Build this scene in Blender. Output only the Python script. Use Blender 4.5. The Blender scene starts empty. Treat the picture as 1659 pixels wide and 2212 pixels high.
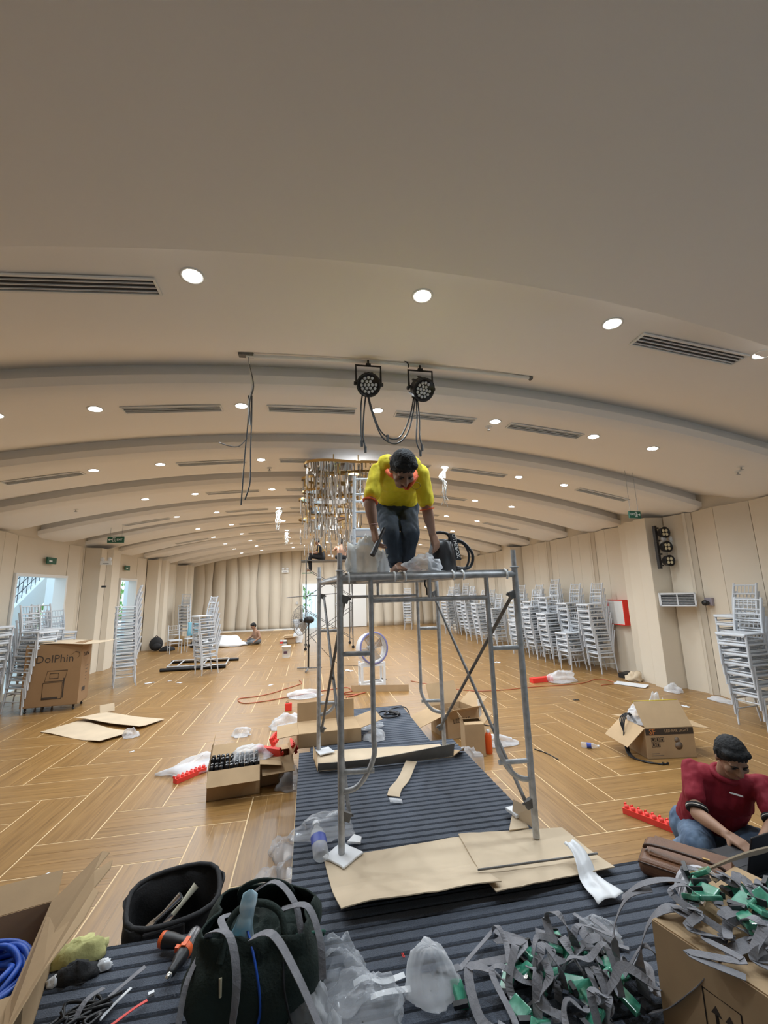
import bpy, math, random
from mathutils import Vector, Matrix, Euler, noise as mnoise

scene = bpy.context.scene
COL = scene.collection
R = math.radians
rnd = random.Random(7)

# ---------------------------------------------------------------- camera, world, exposure
cam_data = bpy.data.cameras.new('camera')
cam = bpy.data.objects.new('camera', cam_data)
COL.objects.link(cam)
cam_data.sensor_fit = 'HORIZONTAL'
cam_data.sensor_width = 36.0
cam_data.lens = 36.0 * 895.0 / 1659.0
cam_data.clip_start = 0.02
cr = Vector((0.98414385, -0.17545997, -0.02597451))
cu = Vector((-0.00676363, -0.18345747, 0.98300438))
cf = Vector((0.17724314, 0.96724204, 0.18173529))
m = Matrix((cr, cu, -cf)).transposed().to_4x4()
m.translation = Vector((0, 0, 2.0))
cam.matrix_world = m
scene.camera = cam

world = bpy.data.worlds.new('world')
scene.world = world
world.use_nodes = True
bg = world.node_tree.nodes['Background']
bg.inputs[0].default_value = (0.66, 0.86, 1.0, 1)
bg.inputs[1].default_value = 1.5

scene.view_settings.view_transform = 'Standard'
scene.view_settings.look = 'None'
scene.view_settings.gamma = 1.0
scene.view_settings.use_curve_mapping = False
scene.view_settings.exposure = 0.36
scene.cycles.use_denoising = True
scene.cycles.max_bounces = 7
scene.cycles.diffuse_bounces = 4
scene.cycles.glossy_bounces = 3
scene.cycles.transparent_max_bounces = 10
scene.cycles.use_adaptive_sampling = True
scene.cycles.adaptive_threshold = 0.02
scene.cycles.sample_clamp_indirect = 6.0
LAMP_W = 36.0

# ---------------------------------------------------------------- mesh helpers
class MB:
    """collects shapes and links them as one mesh object"""
    def __init__(s):
        s.v = []; s.f = []; s.mi = []; s.sm = []; s.uv = {}
    def add(s, vs, fs, mi=0, smooth=False):
        o = len(s.v)
        s.v += [tuple(p) for p in vs]
        for f in fs:
            s.f.append(tuple(i + o for i in f)); s.mi.append(mi); s.sm.append(smooth)
        return s
    def box(s, c, d, rot=None, mi=0, taper=1.0):
        x, y, z = d[0] / 2, d[1] / 2, d[2] / 2
        P = [Vector((a * x * (taper if cc > 0 else 1), b * y * (taper if cc > 0 else 1), cc * z)) for cc in (-1, 1) for a, b in ((-1, -1), (1, -1), (1, 1), (-1, 1))]
        if rot is not None:
            Mx = rot if isinstance(rot, Matrix) else Euler(rot).to_matrix()
            P = [Mx @ p for p in P]
        c = Vector(c)
        return s.add([p + c for p in P], [(3, 2, 1, 0), (4, 5, 6, 7), (0, 1, 5, 4), (1, 2, 6, 5), (2, 3, 7, 6), (3, 0, 4, 7)], mi)
    def tube(s, pts, r, n=8, mi=0, closed=False, flat=None, smooth=True, up=None):
        pts = [Vector(p) for p in pts]
        k = len(pts)
        rs = list(r) if isinstance(r, (list, tuple)) else [r] * k
        rings = []; prev = None
        for i, p in enumerate(pts):
            a = pts[(i - 1) % k] if (closed or i > 0) else p
            b = pts[(i + 1) % k] if (closed or i < k - 1) else p
            t = (b - a)
            t = t.normalized() if t.length > 1e-9 else Vector((0, 0, 1))
            if prev is None:
                ref = Vector(up) if up is not None else (Vector((0, 0, 1)) if abs(t.z) < .9 else Vector((1, 0, 0)))
                u = (ref - t * ref.dot(t)).normalized()
            else:
                u = prev - t * prev.dot(t)
                u = u.normalized() if u.length > 1e-6 else t.orthogonal().normalized()
            prev = u
            w = t.cross(u)
            fl = 1.0 if flat is None else (flat[i] if isinstance(flat, (list, tuple)) else flat)
            rings.append([p + (u * math.cos(2 * math.pi * j / n) * fl + w * math.sin(2 * math.pi * j / n)) * rs[i] for j in range(n)])
        vs = [q for ring in rings for q in ring]; fs = []
        for i in range(k if closed else k - 1):
            i2 = (i + 1) % k
            for j in range(n):
                j2 = (j + 1) % n
                fs.append((i * n + j, i * n + j2, i2 * n + j2, i2 * n + j))
        s.add(vs, fs, mi, smooth)
        if not closed:
            s.add(rings[0], [tuple(range(n))[::-1]], mi); s.add(rings[-1], [tuple(range(n))], mi)
        return s
    def lathe(s, prof, c=(0, 0, 0), n=16, mi=0, rot=None, smooth=True):
        c = Vector(c); Mx = Matrix.Identity(3) if rot is None else (rot if isinstance(rot, Matrix) else Euler(rot).to_matrix())
        vs = []; fs = []
        for (r, z) in prof:
            for j in range(n):
                a = 2 * math.pi * j / n
                vs.append(Mx @ Vector((r * math.cos(a), r * math.sin(a), z)) + c)
        for i in range(len(prof) - 1):
            for j in range(n):
                j2 = (j + 1) % n
                fs.append((i * n + j, i * n + j2, (i + 1) * n + j2, (i + 1) * n + j))
        s.add(vs, fs, mi, smooth)
        if prof[0] == prof[-1]: return s
        if prof[0][0] > 1e-5: s.add(vs[:n], [tuple(range(n))[::-1]], mi)
        if prof[-1][0] > 1e-5: s.add(vs[-n:], [tuple(range(n))], mi)
        return s
    def ball(s, c, r, n=12, mi=0, sc=(1, 1, 1), rot=None):
        Mx = Matrix.Identity(3) if rot is None else (rot if isinstance(rot, Matrix) else Euler(rot).to_matrix())
        k = max(4, n // 2); c = Vector(c); vs = []; fs = []
        for i in range(1, k):
            th = math.pi * i / k
            for j in range(n):
                a = 2 * math.pi * j / n
                vs.append(Mx @ Vector((r * sc[0] * math.sin(th) * math.cos(a), r * sc[1] * math.sin(th) * math.sin(a), -r * sc[2] * math.cos(th))) + c)
        b = len(vs); vs.append(Mx @ Vector((0, 0, -r * sc[2])) + c); vs.append(Mx @ Vector((0, 0, r * sc[2])) + c)
        for i in range(k - 2):
            for j in range(n):
                j2 = (j + 1) % n
                fs.append((i * n + j, i * n + j2, (i + 1) * n + j2, (i + 1) * n + j))
        for j in range(n):
            j2 = (j + 1) % n
            fs.append((b, j2, j)); fs.append((b + 1, (k - 2) * n + j, (k - 2) * n + j2))
        return s.add(vs, fs, mi, True)
    def prism(s, poly, z0, z1, mi=0, rot=None, c=(0, 0, 0)):
        """poly in xy, extruded in z, then rotated and moved"""
        Mx = Matrix.Identity(3) if rot is None else (rot if isinstance(rot, Matrix) else Euler(rot).to_matrix())
        c = Vector(c); n = len(poly)
        vs = [Mx @ Vector((x, y, z0)) + c for x, y in poly] + [Mx @ Vector((x, y, z1)) + c for x, y in poly]
        fs = [tuple(range(n))[::-1], tuple(range(n, 2 * n))] + [(i, (i + 1) % n, n + (i + 1) % n, n + i) for i in range(n)]
        return s.add(vs, fs, mi)
    def grid(s, fn, nu, nv, mi=0, smooth=True, thick=0.0, flip=False):
        """fn(u,v) -> point, u,v in 0..1; thick > 0 gives the sheet a back and rim"""
        P = [[Vector(fn(i / nu, j / nv)) for j in range(nv + 1)] for i in range(nu + 1)]
        w = nv + 1
        vs = [p for row in P for p in row]; fs = []
        for i in range(nu):
            for j in range(nv):
                q = (i * w + j, (i + 1) * w + j, (i + 1) * w + j + 1, i * w + j + 1)
                fs.append(q[::-1] if flip else q)
        if thick:
            nrm = []
            for i in range(nu + 1):
                for j in range(nv + 1):
                    a = P[min(i + 1, nu)][j] - P[max(i - 1, 0)][j]; b = P[i][min(j + 1, nv)] - P[i][max(j - 1, 0)]
                    c = a.cross(b); nrm.append(c.normalized() if c.length > 1e-12 else Vector((0, 0, 1)))
            o = len(vs); sg = 1 if flip else -1
            vs += [p + q * thick * sg for p, q in zip(vs[:o], nrm)]
            fs += [tuple(i + o for i in f[::-1]) for f in fs[:nu * nv]]
            rim = [(i, 0) for i in range(nu)] + [(nu, j) for j in range(nv)] + [(i, nv) for i in range(nu, 0, -1)] + [(0, j) for j in range(nv, 0, -1)]
            ids = [i * w + j for i, j in rim]
            for a, b in zip(ids, ids[1:] + ids[:1]):
                fs.append((a, a + o, b + o, b) if not flip else (b, b + o, a + o, a))
        return s.add(vs, fs, mi, smooth)
    def strip(s, pts, w, nrm, thick=0.0015, mi=0):
        """a flat ribbon of width w along pts; nrm: list of side directions or one vector"""
        pts = [Vector(p) for p in pts]; k = len(pts)
        sd = [Vector(nrm)] * k if not isinstance(nrm, list) else [Vector(q) for q in nrm]
        def fn(u, v):
            i = min(k - 1, int(round(u * (k - 1))))
            return pts[i] + sd[i].normalized() * (v - .5) * w
        return s.grid(fn, k - 1, 1, mi, False, thick)
    def mesh(s, name, mats):
        me = bpy.data.meshes.new(name)
        me.from_pydata(s.v, [], s.f)
        mats = mats if isinstance(mats, (list, tuple)) else [mats]
        for q in mats: me.materials.append(q)
        me.polygons.foreach_set('material_index', s.mi)
        me.polygons.foreach_set('use_smooth', s.sm)
        if s.uv:
            lay = me.uv_layers.new(name='UVMap')
            for pi, uvs in s.uv.items():
                for li, q in zip(me.polygons[pi].loop_indices, uvs): lay.data[li].uv = q
        me.update()
        return me
    def build(s, name, mats, parent=None, loc=None, rot=None):
        return link(name, s.mesh(name, mats), parent, loc, rot)

def link(name, data, parent=None, loc=None, rot=None):
    o = bpy.data.objects.new(name, data)
    COL.objects.link(o)
    if parent is not None: o.parent = parent
    if loc is not None: o.location = loc
    if rot is not None: o.rotation_euler = rot
    return o

def tag(o, label=None, cat=None, group=None, kind=None):
    if label: o['label'] = label
    if cat: o['category'] = cat
    if group: o['group'] = group
    if kind: o['kind'] = kind
    return o

def thing(name, label, cat, loc=(0, 0, 0), rz=0.0, group=None, rot=None):
    o = link(name, None, None, loc, rot if rot is not None else (0, 0, rz))
    o.empty_display_size = .05
    return tag(o, label, cat, group)

CH = {}
def dup(root, loc, rot, label=None, group=None):
    r = root.copy(); COL.objects.link(r)
    r.location = loc; r.rotation_euler = rot
    if label: r['label'] = label
    if group: r['group'] = group
    if root.name not in CH: CH[root.name] = [(ch, list(ch.children)) for ch in root.children]
    for ch, sub in CH[root.name]:
        c = ch.copy(); COL.objects.link(c); c.parent = r
        for g in sub:
            d = g.copy(); COL.objects.link(d); d.parent = c
    return r

def bevel(o, w, seg=2):
    b = o.modifiers.new('bevel', 'BEVEL'); b.width = w; b.segments = seg; b.limit_method = 'ANGLE'; b.angle_limit = R(40)
    return o

def curve_pts(P, n=8, closed=False):
    """Catmull-Rom through P"""
    P = [Vector(p) for p in P]; out = []; k = len(P)
    for i in range(k if closed else k - 1):
        if closed: a, b, c, d = P[i - 1], P[i], P[(i + 1) % k], P[(i + 2) % k]
        else: a, b, c, d = P[max(i - 1, 0)], P[i], P[i + 1], P[min(i + 2, k - 1)]
        for j in range(n):
            t = j / n
            out.append(.5 * ((2 * b) + (c - a) * t + (2 * a - 5 * b + 4 * c - d) * t * t + (3 * b - a - 3 * c + d) * t ** 3))
    if not closed: out.append(P[-1])
    return out

# ---------------------------------------------------------------- materials
def mat(name, col, rough=.6, metal=0.0, var=0.0, vscale=8.0, bump=0.0, bscale=40.0, col2=None, stretch=None, alpha=1.0, trans=0.0, emit=None, estr=0.0, spec=.5, sheen=0.0, coat=0.0):
    ma = bpy.data.materials.new(name); ma.use_nodes = True
    nt = ma.node_tree; N = nt.nodes; L = nt.links; b = N['Principled BSDF']
    b.inputs['Base Color'].default_value = (*col, 1)
    b.inputs['Roughness'].default_value = rough; b.inputs['Metallic'].default_value = metal
    b.inputs['Specular IOR Level'].default_value = spec
    if sheen: b.inputs['Sheen Weight'].default_value = sheen
    if coat: b.inputs['Coat Weight'].default_value = coat; b.inputs['Coat Roughness'].default_value = .15
    if alpha < 1: b.inputs['Alpha'].default_value = alpha
    if trans: b.inputs['Transmission Weight'].default_value = trans
    if emit: b.inputs['Emission Color'].default_value = (*emit, 1); b.inputs['Emission Strength'].default_value = estr
    if var or bump:
        tc = N.new('ShaderNodeTexCoord'); mp = N.new('ShaderNodeMapping'); L.new(tc.outputs['Object'], mp.inputs[0])
        if stretch: mp.inputs['Scale'].default_value = stretch
    if var:
        nz = N.new('ShaderNodeTexNoise'); nz.inputs['Scale'].default_value = vscale; nz.inputs['Detail'].default_value = 5
        L.new(mp.outputs[0], nz.inputs['Vector'])
        rp = N.new('ShaderNodeValToRGB'); rp.color_ramp.elements[0].position = .3; rp.color_ramp.elements[1].position = .7
        c2 = col2 if col2 else tuple(c * (1 - var) for c in col)
        rp.color_ramp.elements[0].color = (*c2, 1); rp.color_ramp.elements[1].color = (*col, 1)
        L.new(nz.outputs['Fac'], rp.inputs[0]); L.new(rp.outputs[0], b.inputs['Base Color'])
    if bump:
        nb = N.new('ShaderNodeTexNoise'); nb.inputs['Scale'].default_value = bscale; nb.inputs['Detail'].default_value = 4
        L.new(mp.outputs[0], nb.inputs['Vector'])
        bp = N.new('ShaderNodeBump'); bp.inputs['Strength'].default_value = bump; bp.inputs['Distance'].default_value = .01
        L.new(nb.outputs['Fac'], bp.inputs['Height']); L.new(bp.outputs[0], b.inputs['Normal'])
    return ma

M = {}
M['wall'] = mat('cream_wall_paint', (.70, .625, .51), .7, var=.04, vscale=1.2)
M['ceil'] = mat('white_ceiling_paint', (.91, .885, .855), .85, var=.02, vscale=.8)
M['white'] = mat('white_enamel', (.80, .82, .85), .35)
M['chair_white'] = mat('white_chair_paint', (.60, .63, .67), .4)
M['white_dull'] = mat('white_plastic', (.80, .80, .78), .5)
M['dark'] = mat('dark_slot', (.03, .03, .035), .7)
M['black'] = mat('black_plastic', (.012, .012, .014), .42)
M['black_cloth'] = mat('black_nylon', (.016, .016, .018), .8, bump=.25, bscale=120)
M['steel'] = mat('galvanised_steel', (.58, .59, .61), .5, metal=.3, var=.45, vscale=22, col2=(.36, .365, .37), bump=.12, bscale=60)
M['steel_dark'] = mat('weathered_steel', (.23, .225, .22), .6, metal=.4, var=.5, vscale=18, bump=.15, bscale=60)
M['lamp'] = mat('lamp_diffuser', (1, 1, 1), .5, emit=(1, .98, .94), estr=22.0)
M['card'] = mat('brown_cardboard', (.50, .345, .195), .85, var=.12, vscale=5, bump=.06, bscale=30)
M['card_light'] = mat('pale_cardboard', (.66, .53, .375), .85, var=.14, vscale=3.5, bump=.08, bscale=14)
M['card_dark'] = mat('raw_cardboard_inside', (.36, .235, .125), .9, var=.15, vscale=6)
M['ink'] = mat('printed_ink', (.055, .04, .03), .8)
M['ink_orange'] = mat('printed_orange', (.62, .22, .06), .8)
M['red'] = mat('red_plastic', (.85, .045, .03), .45, var=.1)
M['foam_red'] = mat('red_foam', (.90, .07, .05), .6)
M['gold'] = mat('brushed_brass', (.50, .33, .13), .35, metal=.9)
M['mirror'] = mat('polished_steel', (.72, .72, .74), .06, metal=1.0)
M['green'] = mat('exit_sign_green', (.012, .10, .06), .5)
M['white_print'] = mat('white_print', (.9, .9, .88), .6)
def film(name, col, fac, rough=.25):
    ma = bpy.data.materials.new(name); ma.use_nodes = True
    nt = ma.node_tree; N = nt.nodes; L = nt.links
    b = N['Principled BSDF']; b.inputs['Base Color'].default_value = (*col, 1); b.inputs['Roughness'].default_value = rough
    t = N.new('ShaderNodeBsdfTransparent'); mx = N.new('ShaderNodeMixShader')
    lw = N.new('ShaderNodeLayerWeight'); lw.inputs[0].default_value = .35
    mr = N.new('ShaderNodeMapRange'); mr.inputs[3].default_value = fac * .55; mr.inputs[4].default_value = min(1, fac * 1.7)
    L.new(lw.outputs['Facing'], mr.inputs[0]); L.new(mr.outputs[0], mx.inputs[0])
    L.new(t.outputs[0], mx.inputs[1]); L.new(b.outputs[0], mx.inputs[2]); L.new(mx.outputs[0], N['Material Output'].inputs[0])
    return ma
M['film'] = film('clear_plastic_film', (.74, .77, .82), .30, .14)
M['film_milky'] = film('milky_plastic_film', (.84, .86, .90), .46, .3)
M['film_dark'] = film('clear_grey_film', (.52, .55, .60), .40, .15)
# ---------------------------------------------------------------- the room
CX = .45
def arch(x): return 4.17 - (x - CX) ** 2 / 50.0
XL, XR, YB, YE = -6.05, 7.15, -3.6, 23.2
NBAY = 10
BEAM = [2.31 + 2.06 * k for k in range(11)]        # front lips of the arched ceiling beams
M['ceil_beam'] = M['ceil']
def build_ceiling():
    mb = MB()
    prof = []                                       # (y, rise above the arch)
    for k, b in enumerate(BEAM):
        if b > YE: break
        e = BEAM[k + 1] if k + 1 < len(BEAM) else YE + 2
        prof += [(b + .055, .006), (b + .10, .0), (b + .95, .012), (b + 1.35, .08), (b + 1.75, .225), (e + .03, .315), (e + .035, .16), (e - .075, .15), (e - .065, .055), (e - .03, .03)]
    prof = [(min(y, YE + .3), z) for y, z in prof]
    nx = 64; xs = [-6.35 + (7.45 + 6.35) * i / nx for i in range(nx + 1)]
    first = BEAM[0]
    def yy(x, y): return y + (.016 * (x - CX) ** 2 * max(0, 1 - (y - first) / 1.0) if y < first + 1.0 else 0)
    vs = []; fs = []
    n = len(prof)
    for x in xs:
        for (y, z) in prof: vs.append((x, yy(x, y), arch(x) + z))
    for i in range(nx):
        for j in range(n - 1):
            a = i * n + j
            fs.append((a, a + 1, a + n + 1, a + n))
    mb.add(vs, fs, 0, True)
    o = mb.build('ceiling', M['ceil']); tag(o, kind='structure')
    e = o.modifiers.new('edge', 'EDGE_SPLIT'); e.split_angle = R(25)
    # soffit over the stage, its front edge bowed in plan
    ms = MB()
    def sof(u, v):
        x = -6.35 + 13.8 * u
        y1 = first - .05 + .016 * (x - CX) ** 2
        y = YB + (y1 - YB) * v
        return (x, y, arch(x) - .15)
    ms.grid(sof, 64, 6, 0, True)
    ms.grid(lambda u, v: (sof(u, 1)[0], sof(u, 1)[1] + .05 * v, sof(u, 1)[2] + .165 * v), 64, 1, 0, True)
    o = ms.build('ceiling', M['ceil']); o.name = 'trim_1'; tag(o, 'low plaster soffit over the stage with a bowed front edge', kind='structure')
    e = o.modifiers.new('edge', 'EDGE_SPLIT'); e.split_angle = R(25)
build_ceiling()

# floor: planks laid in herringbone blocks of three
def floor_material():
    ma = bpy.data.materials.new('oak_floor_plank'); ma.use_nodes = True
    nt = ma.node_tree; N = nt.nodes; L = nt.links; b = N['Principled BSDF']
    uv = N.new('ShaderNodeUVMap'); oi = N.new('ShaderNodeObjectInfo'); ge = N.new('ShaderNodeNewGeometry')
    ad = N.new('ShaderNodeMath'); ad.operation = 'ADD'; L.new(oi.outputs['Random'], ad.inputs[0]); L.new(ge.outputs['Random Per Island'], ad.inputs[1])
    fr = N.new('ShaderNodeMath'); fr.operation = 'FRACT'; L.new(ad.outputs[0], fr.inputs[0])
    mu = N.new('ShaderNodeMath'); mu.operation = 'MULTIPLY'; mu.inputs[1].default_value = 37.0; L.new(fr.outputs[0], mu.inputs[0])
    cb = N.new('ShaderNodeCombineXYZ'); L.new(mu.outputs[0], cb.inputs[0]); L.new(mu.outputs[0], cb.inputs[2])
    va = N.new('ShaderNodeVectorMath'); va.operation = 'ADD'; L.new(uv.outputs[0], va.inputs[0]); L.new(cb.outputs[0], va.inputs[1])
    mp = N.new('ShaderNodeMapping'); mp.inputs['Scale'].default_value = (2.2, 42, 1); L.new(va.outputs[0], mp.inputs[0])
    nz = N.new('ShaderNodeTexNoise'); nz.inputs['Scale'].default_value = 1.0; nz.inputs['Detail'].default_value = 6; nz.inputs['Distortion'].default_value = .6
    L.new(mp.outputs[0], nz.inputs['Vector'])
    rp = N.new('ShaderNodeValToRGB')
    rp.color_ramp.elements[0].position = .28; rp.color_ramp.elements[0].color = (.205, .108, .034, 1)
    rp.color_ramp.elements[1].position = .72; rp.color_ramp.elements[1].color = (.355, .200, .067, 1)
    q = rp.color_ramp.elements.new(.5); q.color = (.290, .158, .052, 1)
    L.new(nz.outputs['Fac'], rp.inputs[0])
    hs = N.new('ShaderNodeHueSaturation'); L.new(rp.outputs[0], hs.inputs['Color'])
    mr = N.new('ShaderNodeMapRange'); mr.inputs[3].default_value = .94; mr.inputs[4].default_value = 1.04; L.new(fr.outputs[0], mr.inputs[0]); L.new(mr.outputs[0], hs.inputs['Value'])
    L.new(hs.outputs[0], b.inputs['Base Color'])
    r2 = N.new('ShaderNodeMapRange'); r2.inputs[3].default_value = .27; r2.inputs[4].default_value = .38; L.new(nz.outputs['Fac'], r2.inputs[0]); L.new(r2.outputs[0], b.inputs['Roughness'])
    bp = N.new('ShaderNodeBump'); bp.inputs['Strength'].default_value = .08; bp.inputs['Distance'].default_value = .004; L.new(nz.outputs['Fac'], bp.inputs['Height']); L.new(bp.outputs[0], b.inputs['Normal'])
    return ma
M['oak'] = floor_material()
M['grout'] = mat('pale_floor_joint', (.78, .58, .33), .6)
WX, WY = .4195, .433                                # pitch of the blocks
FX0, FY0 = 2.41 - 20 * WX, 3.86 - 20 * WY           # lattice corner of cell (0,0)
def build_floor():
    fl = MB(); fl.box((.55, 9.8, -.0304), (13.4, 27.2, .06))
    floor = fl.build('floor', M['grout']); tag(floor, kind='structure')
    planks = []
    for i in range(-6, 38):
        for j in range(-2, 70):
            # cell (20,20) is the bottom of an upright block: (i - j) % 6 == 5 there after the shift
            d = (i - j + 5) % 6
            if d == 0:
                for k in range(3): planks.append((0, FX0 + i * WX, FY0 + j * WY, k))
            elif d == 5:
                for k in range(3): planks.append((1, FX0 + i * WX, FY0 + j * WY, k))
    def mesh_one(w, h, k):
        a = MB(); g = .0011; e = .0055
        x0, x1, y0, y1 = e, w - e, (e if k == 0 else g), h - (e if k == 2 else g)
        a.add([(x0, y0, 0), (x1, y0, 0), (x1, y1, 0), (x0, y1, 0), (x0, y0, -.0022), (x1, y0, -.0022), (x1, y1, -.0022), (x0, y1, -.0022)],
              [(0, 1, 2, 3), (4, 5, 1, 0), (5, 6, 2, 1), (6, 7, 3, 2), (7, 4, 0, 3)])
        for p in range(5): a.uv[p] = [(x0, y0), (x1, y0), (x1, y1), (x0, y1)]
        return a
    hm = [mesh_one(3 * WX, WY / 3, k).mesh('plank', M['oak']) for k in range(3)]
    vm = []
    for k in range(3):
        a = mesh_one(3 * WY, WX / 3, 2 - k); a.v = [(WX / 3 - y, x, z) for x, y, z in a.v]; vm.append(a.mesh('plank', M['oak']))
    items = []
    for kind, x, y, k in planks:
        px, py = (x, y + k * WY / 3) if kind == 0 else (x + k * WX / 3, y)
        cx, cy = (px + 1.5 * WX, py + .07) if kind == 0 else (px + .07, py + 1.5 * WY)
        if not (XL - .3 < cx < XR + .3 and YB < cy < YE + .2): continue
        d = Vector((cx, cy, -2.0)); z = d.dot(cf)
        vis = z > .3 and abs(d.dot(cr) / z) < .98 and abs(d.dot(cu) / z) < 1.30
        under = (-.1 < cx < 1.5 and cy < 6.2) or (cy < 2.4 and cx > -1.3)
        items.append((0 if (vis and not under) else 1, d.length, kind, px, py, k))
    items.sort()
    for q in items[:300]:
        link('plank', (hm if q[2] == 0 else vm)[q[5]], floor, (q[3], q[4], .0012))
    rest = MB()
    for q in items[300:]:
        src = (hm if q[2] == 0 else vm)[q[5]]
        o = len(rest.v); nf = len(rest.f)
        rest.add([(v.co.x + q[3], v.co.y + q[4], v.co.z + .0012) for v in src.vertices], [tuple(p.vertices) for p in src.polygons])
        for p in src.polygons: rest.uv[nf + p.index] = [tuple(src.uv_layers[0].data[li].uv) for li in p.loop_indices]
    o = rest.build('planking', M['oak'], floor); tag(o, kind='stuff')
build_floor()

# walls: tall folded panels standing a little proud of one another, with broad ribbed piers
def folded_wall(name, plan, face, ztop, holes=(), back=.10):
    """plan: (x, y) corners seen from the room; face: +1 when the room lies towards +x"""
    w = MB()
    ys = [p[1] for p in plan]
    xb = max(p[0] for p in plan) + .02 if face < 0 else min(p[0] for p in plan) - .02
    spans = [(min(ys), max(ys), -.02, 4.4)]
    def boxes(y0, y1, z0, z1):
        w.box((xb - face * back / 2, (y0 + y1) / 2, (z0 + z1) / 2), (back, y1 - y0, z1 - z0))
    y = min(ys)
    for (h0, h1, hz) in sorted(holes):
        boxes(y, h0, -.02, 4.4); boxes(h0, h1, hz, 4.4); y = h1
    boxes(y, max(ys), -.02, 4.4)
    wall = w.build(name, M['wall']); tag(wall, kind='structure')
    for (a, b) in zip(plan, plan[1:]):
        A, B = Vector((*a, 0)), Vector((*b, 0)); t = B - A
        if t.length < .03: continue
        n = Vector((t.y, -t.x, 0)).normalized()
        if n.x * face < 0: n = -n
        z0 = .0; z1 = ztop
        for (h0, h1, hz) in holes:
            if min(a[1], b[1]) > h0 - .03 and max(a[1], b[1]) < h1 + .03: z0 = hz
        p = MB(); g = t.normalized() * .004
        poly = [A + g, B - g, B - g - n * .05, A + g - n * .05]
        p.prism([(q.x, q.y) for q in poly] if True else None, z0 + .002, z1)
        o = p.build('panel', M['wall'], wall)
    return wall

# right wall
def right_plan():
    P = []
    def pier(y0):                                  # nearer face first: a deep ribbed pier
        return [(7.10, y0), (6.66, y0 + .05), (6.66, y0 + .34), (6.74, y0 + .40), (6.74, y0 + .72), (6.88, y0 + .80), (6.88, y0 + 1.06), (7.06, y0 + 1.16)]
    def flats(y0, y1):
        n = max(1, round((y1 - y0) / .52)); out = []; 
        for k in range(n + 1):
            y = y0 + (y1 - y0) * k / n
            out.append((7.13 - (.11 if k % 2 else .0), y))
            if k % 4 == 2 and k < n: out += [(7.02, y + .10), (7.09, y + .14)]
        return out
    y = YB
    for py in (2.2, 7.15, 12.9, 18.7):
        P += flats(y, py - .02); P += pier(py); y = py + 1.2
    P += flats(y, YE)
    return P
folded_wall('wall_right', right_plan(), -1, 3.27)

DOORS_L = [(9.85, 11.75, 2.52), (14.75, 16.1, 2.55)]
def left_plan():
    def pier(y0):
        return [(-5.98, y0 - .0), (-5.62, y0 + .10), (-5.62, y0 + .45), (-5.50, y0 + .52), (-5.50, y0 + .98), (-5.58, y0 + 1.04), (-5.58, y0 + 1.22), (-5.98, y0 + 1.30)]
    def flats(y0, y1, n=None):
        n = n or max(1, round((y1 - y0) / .5)); out = []
        for k in range(n + 1):
            y = y0 + (y1 - y0) * k / n
            out.append((-6.0 + (.10 if k % 2 else 0), y))
        return out
    P = flats(YB, 6.3); P += pier(6.35); P += flats(7.7, 9.84); P += [(-6.0, 9.85), (-6.0, 11.75)]; P += flats(11.76, 12.46, 2)
    P += pier(12.5); P += flats(13.85, 14.74, 2); P += [(-6.0, 14.75), (-6.0, 16.1)]; P += flats(16.12, 17.0, 2)
    P += pier(17.0); P += flats(18.35, 20.6, 4); P += pier(20.65); P += flats(22.0, YE)
    return P
folded_wall('wall_left', left_plan(), 1, 3.3, DOORS_L)

# far wall: overlapping slats with bowed edges, a doorway right of the middle
def end_wall():
    w = MB()
    D0, D1, DZ = -.32, .62, 2.32
    for x0, x1, z0, z1 in ((-6.3, D0, -.02, 4.6), (D0, D1, DZ, 4.6), (D1, 7.4, -.02, 4.6)):
        w.box(((x0 + x1) / 2, YE + .12, (z0 + z1) / 2), (x1 - x0, .16, z1 - z0))
    wall = w.build('wall_far', M['wall']); tag(wall, kind='structure')
    x = -6.0; k = 0; n = 0
    while x < 7.1:
        wd = .56; amp = (.10, .0, -.10, .05)[k % 4]; ph = k * 1.3
        x0, x1 = x, min(x + wd, 7.12)
        z0 = 0.0
        if x1 > D0 and x0 < D1:                     # over the door the slats stop at the head
            z0 = DZ + .3 
        if x0 < D0 < x1: x1 = D0 - .01; z0 = 0.0
        if x0 < D1 < x1: x0 = D1 + .01; z0 = 0.0
        top = arch((x0 + x1) / 2) + .14
        def fn(u, v, x0=x0, x1=x1, z0=z0, top=top, amp=amp, ph=ph, k=k):
            z = z0 + (top - z0) * v
            s = amp * math.sin((z / 4.3) * math.pi) ** 2
            s2 = (.12, -.10, .0, .0)[k % 4] * math.sin((z / 4.3) * math.pi) ** 2
            xx = x0 + s + (x1 + s2 - x0 - s) * u
            return (xx, YE + .02 - .02 * (k % 2) - .038 * u, z)
        p = MB(); p.grid(fn, 1, 14, 0, True, .03, flip=False)
        p.build('slat', M['wall'], wall)
        x += wd; k += 1
    return wall
end_wall()
# closing walls behind the stage
b = MB()
for c, d in (((.55, YB - .1, .15), (13.8, .2, .5)), ((.55, YB - .1, 4.0), (13.8, .2, 1.2)), ((-1.75, YB - .1, 1.9), (9.2, .2, 3.0)), ((4.85, YB - .1, 2.95), (4.2, .2, .9)), ((7.1, YB - .1, 1.9), (.7, .2, 3.0))): b.box(c, d)
tag(b.build('wall_back', M['wall']), kind='structure')
b = MB()
for k in range(4): b.box((2.88 + 3.84 * k / 3, YB - .1, 1.45), (.07, .09, 2.1))
for z in (.43, 2.46): b.box((4.8, YB - .1, z), (3.9, .09, .07))
tag(b.build('window_1', M['white_dull']), kind='structure')  # unseen window guessed from the cool light, sized for the ceiling's brightness

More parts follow.
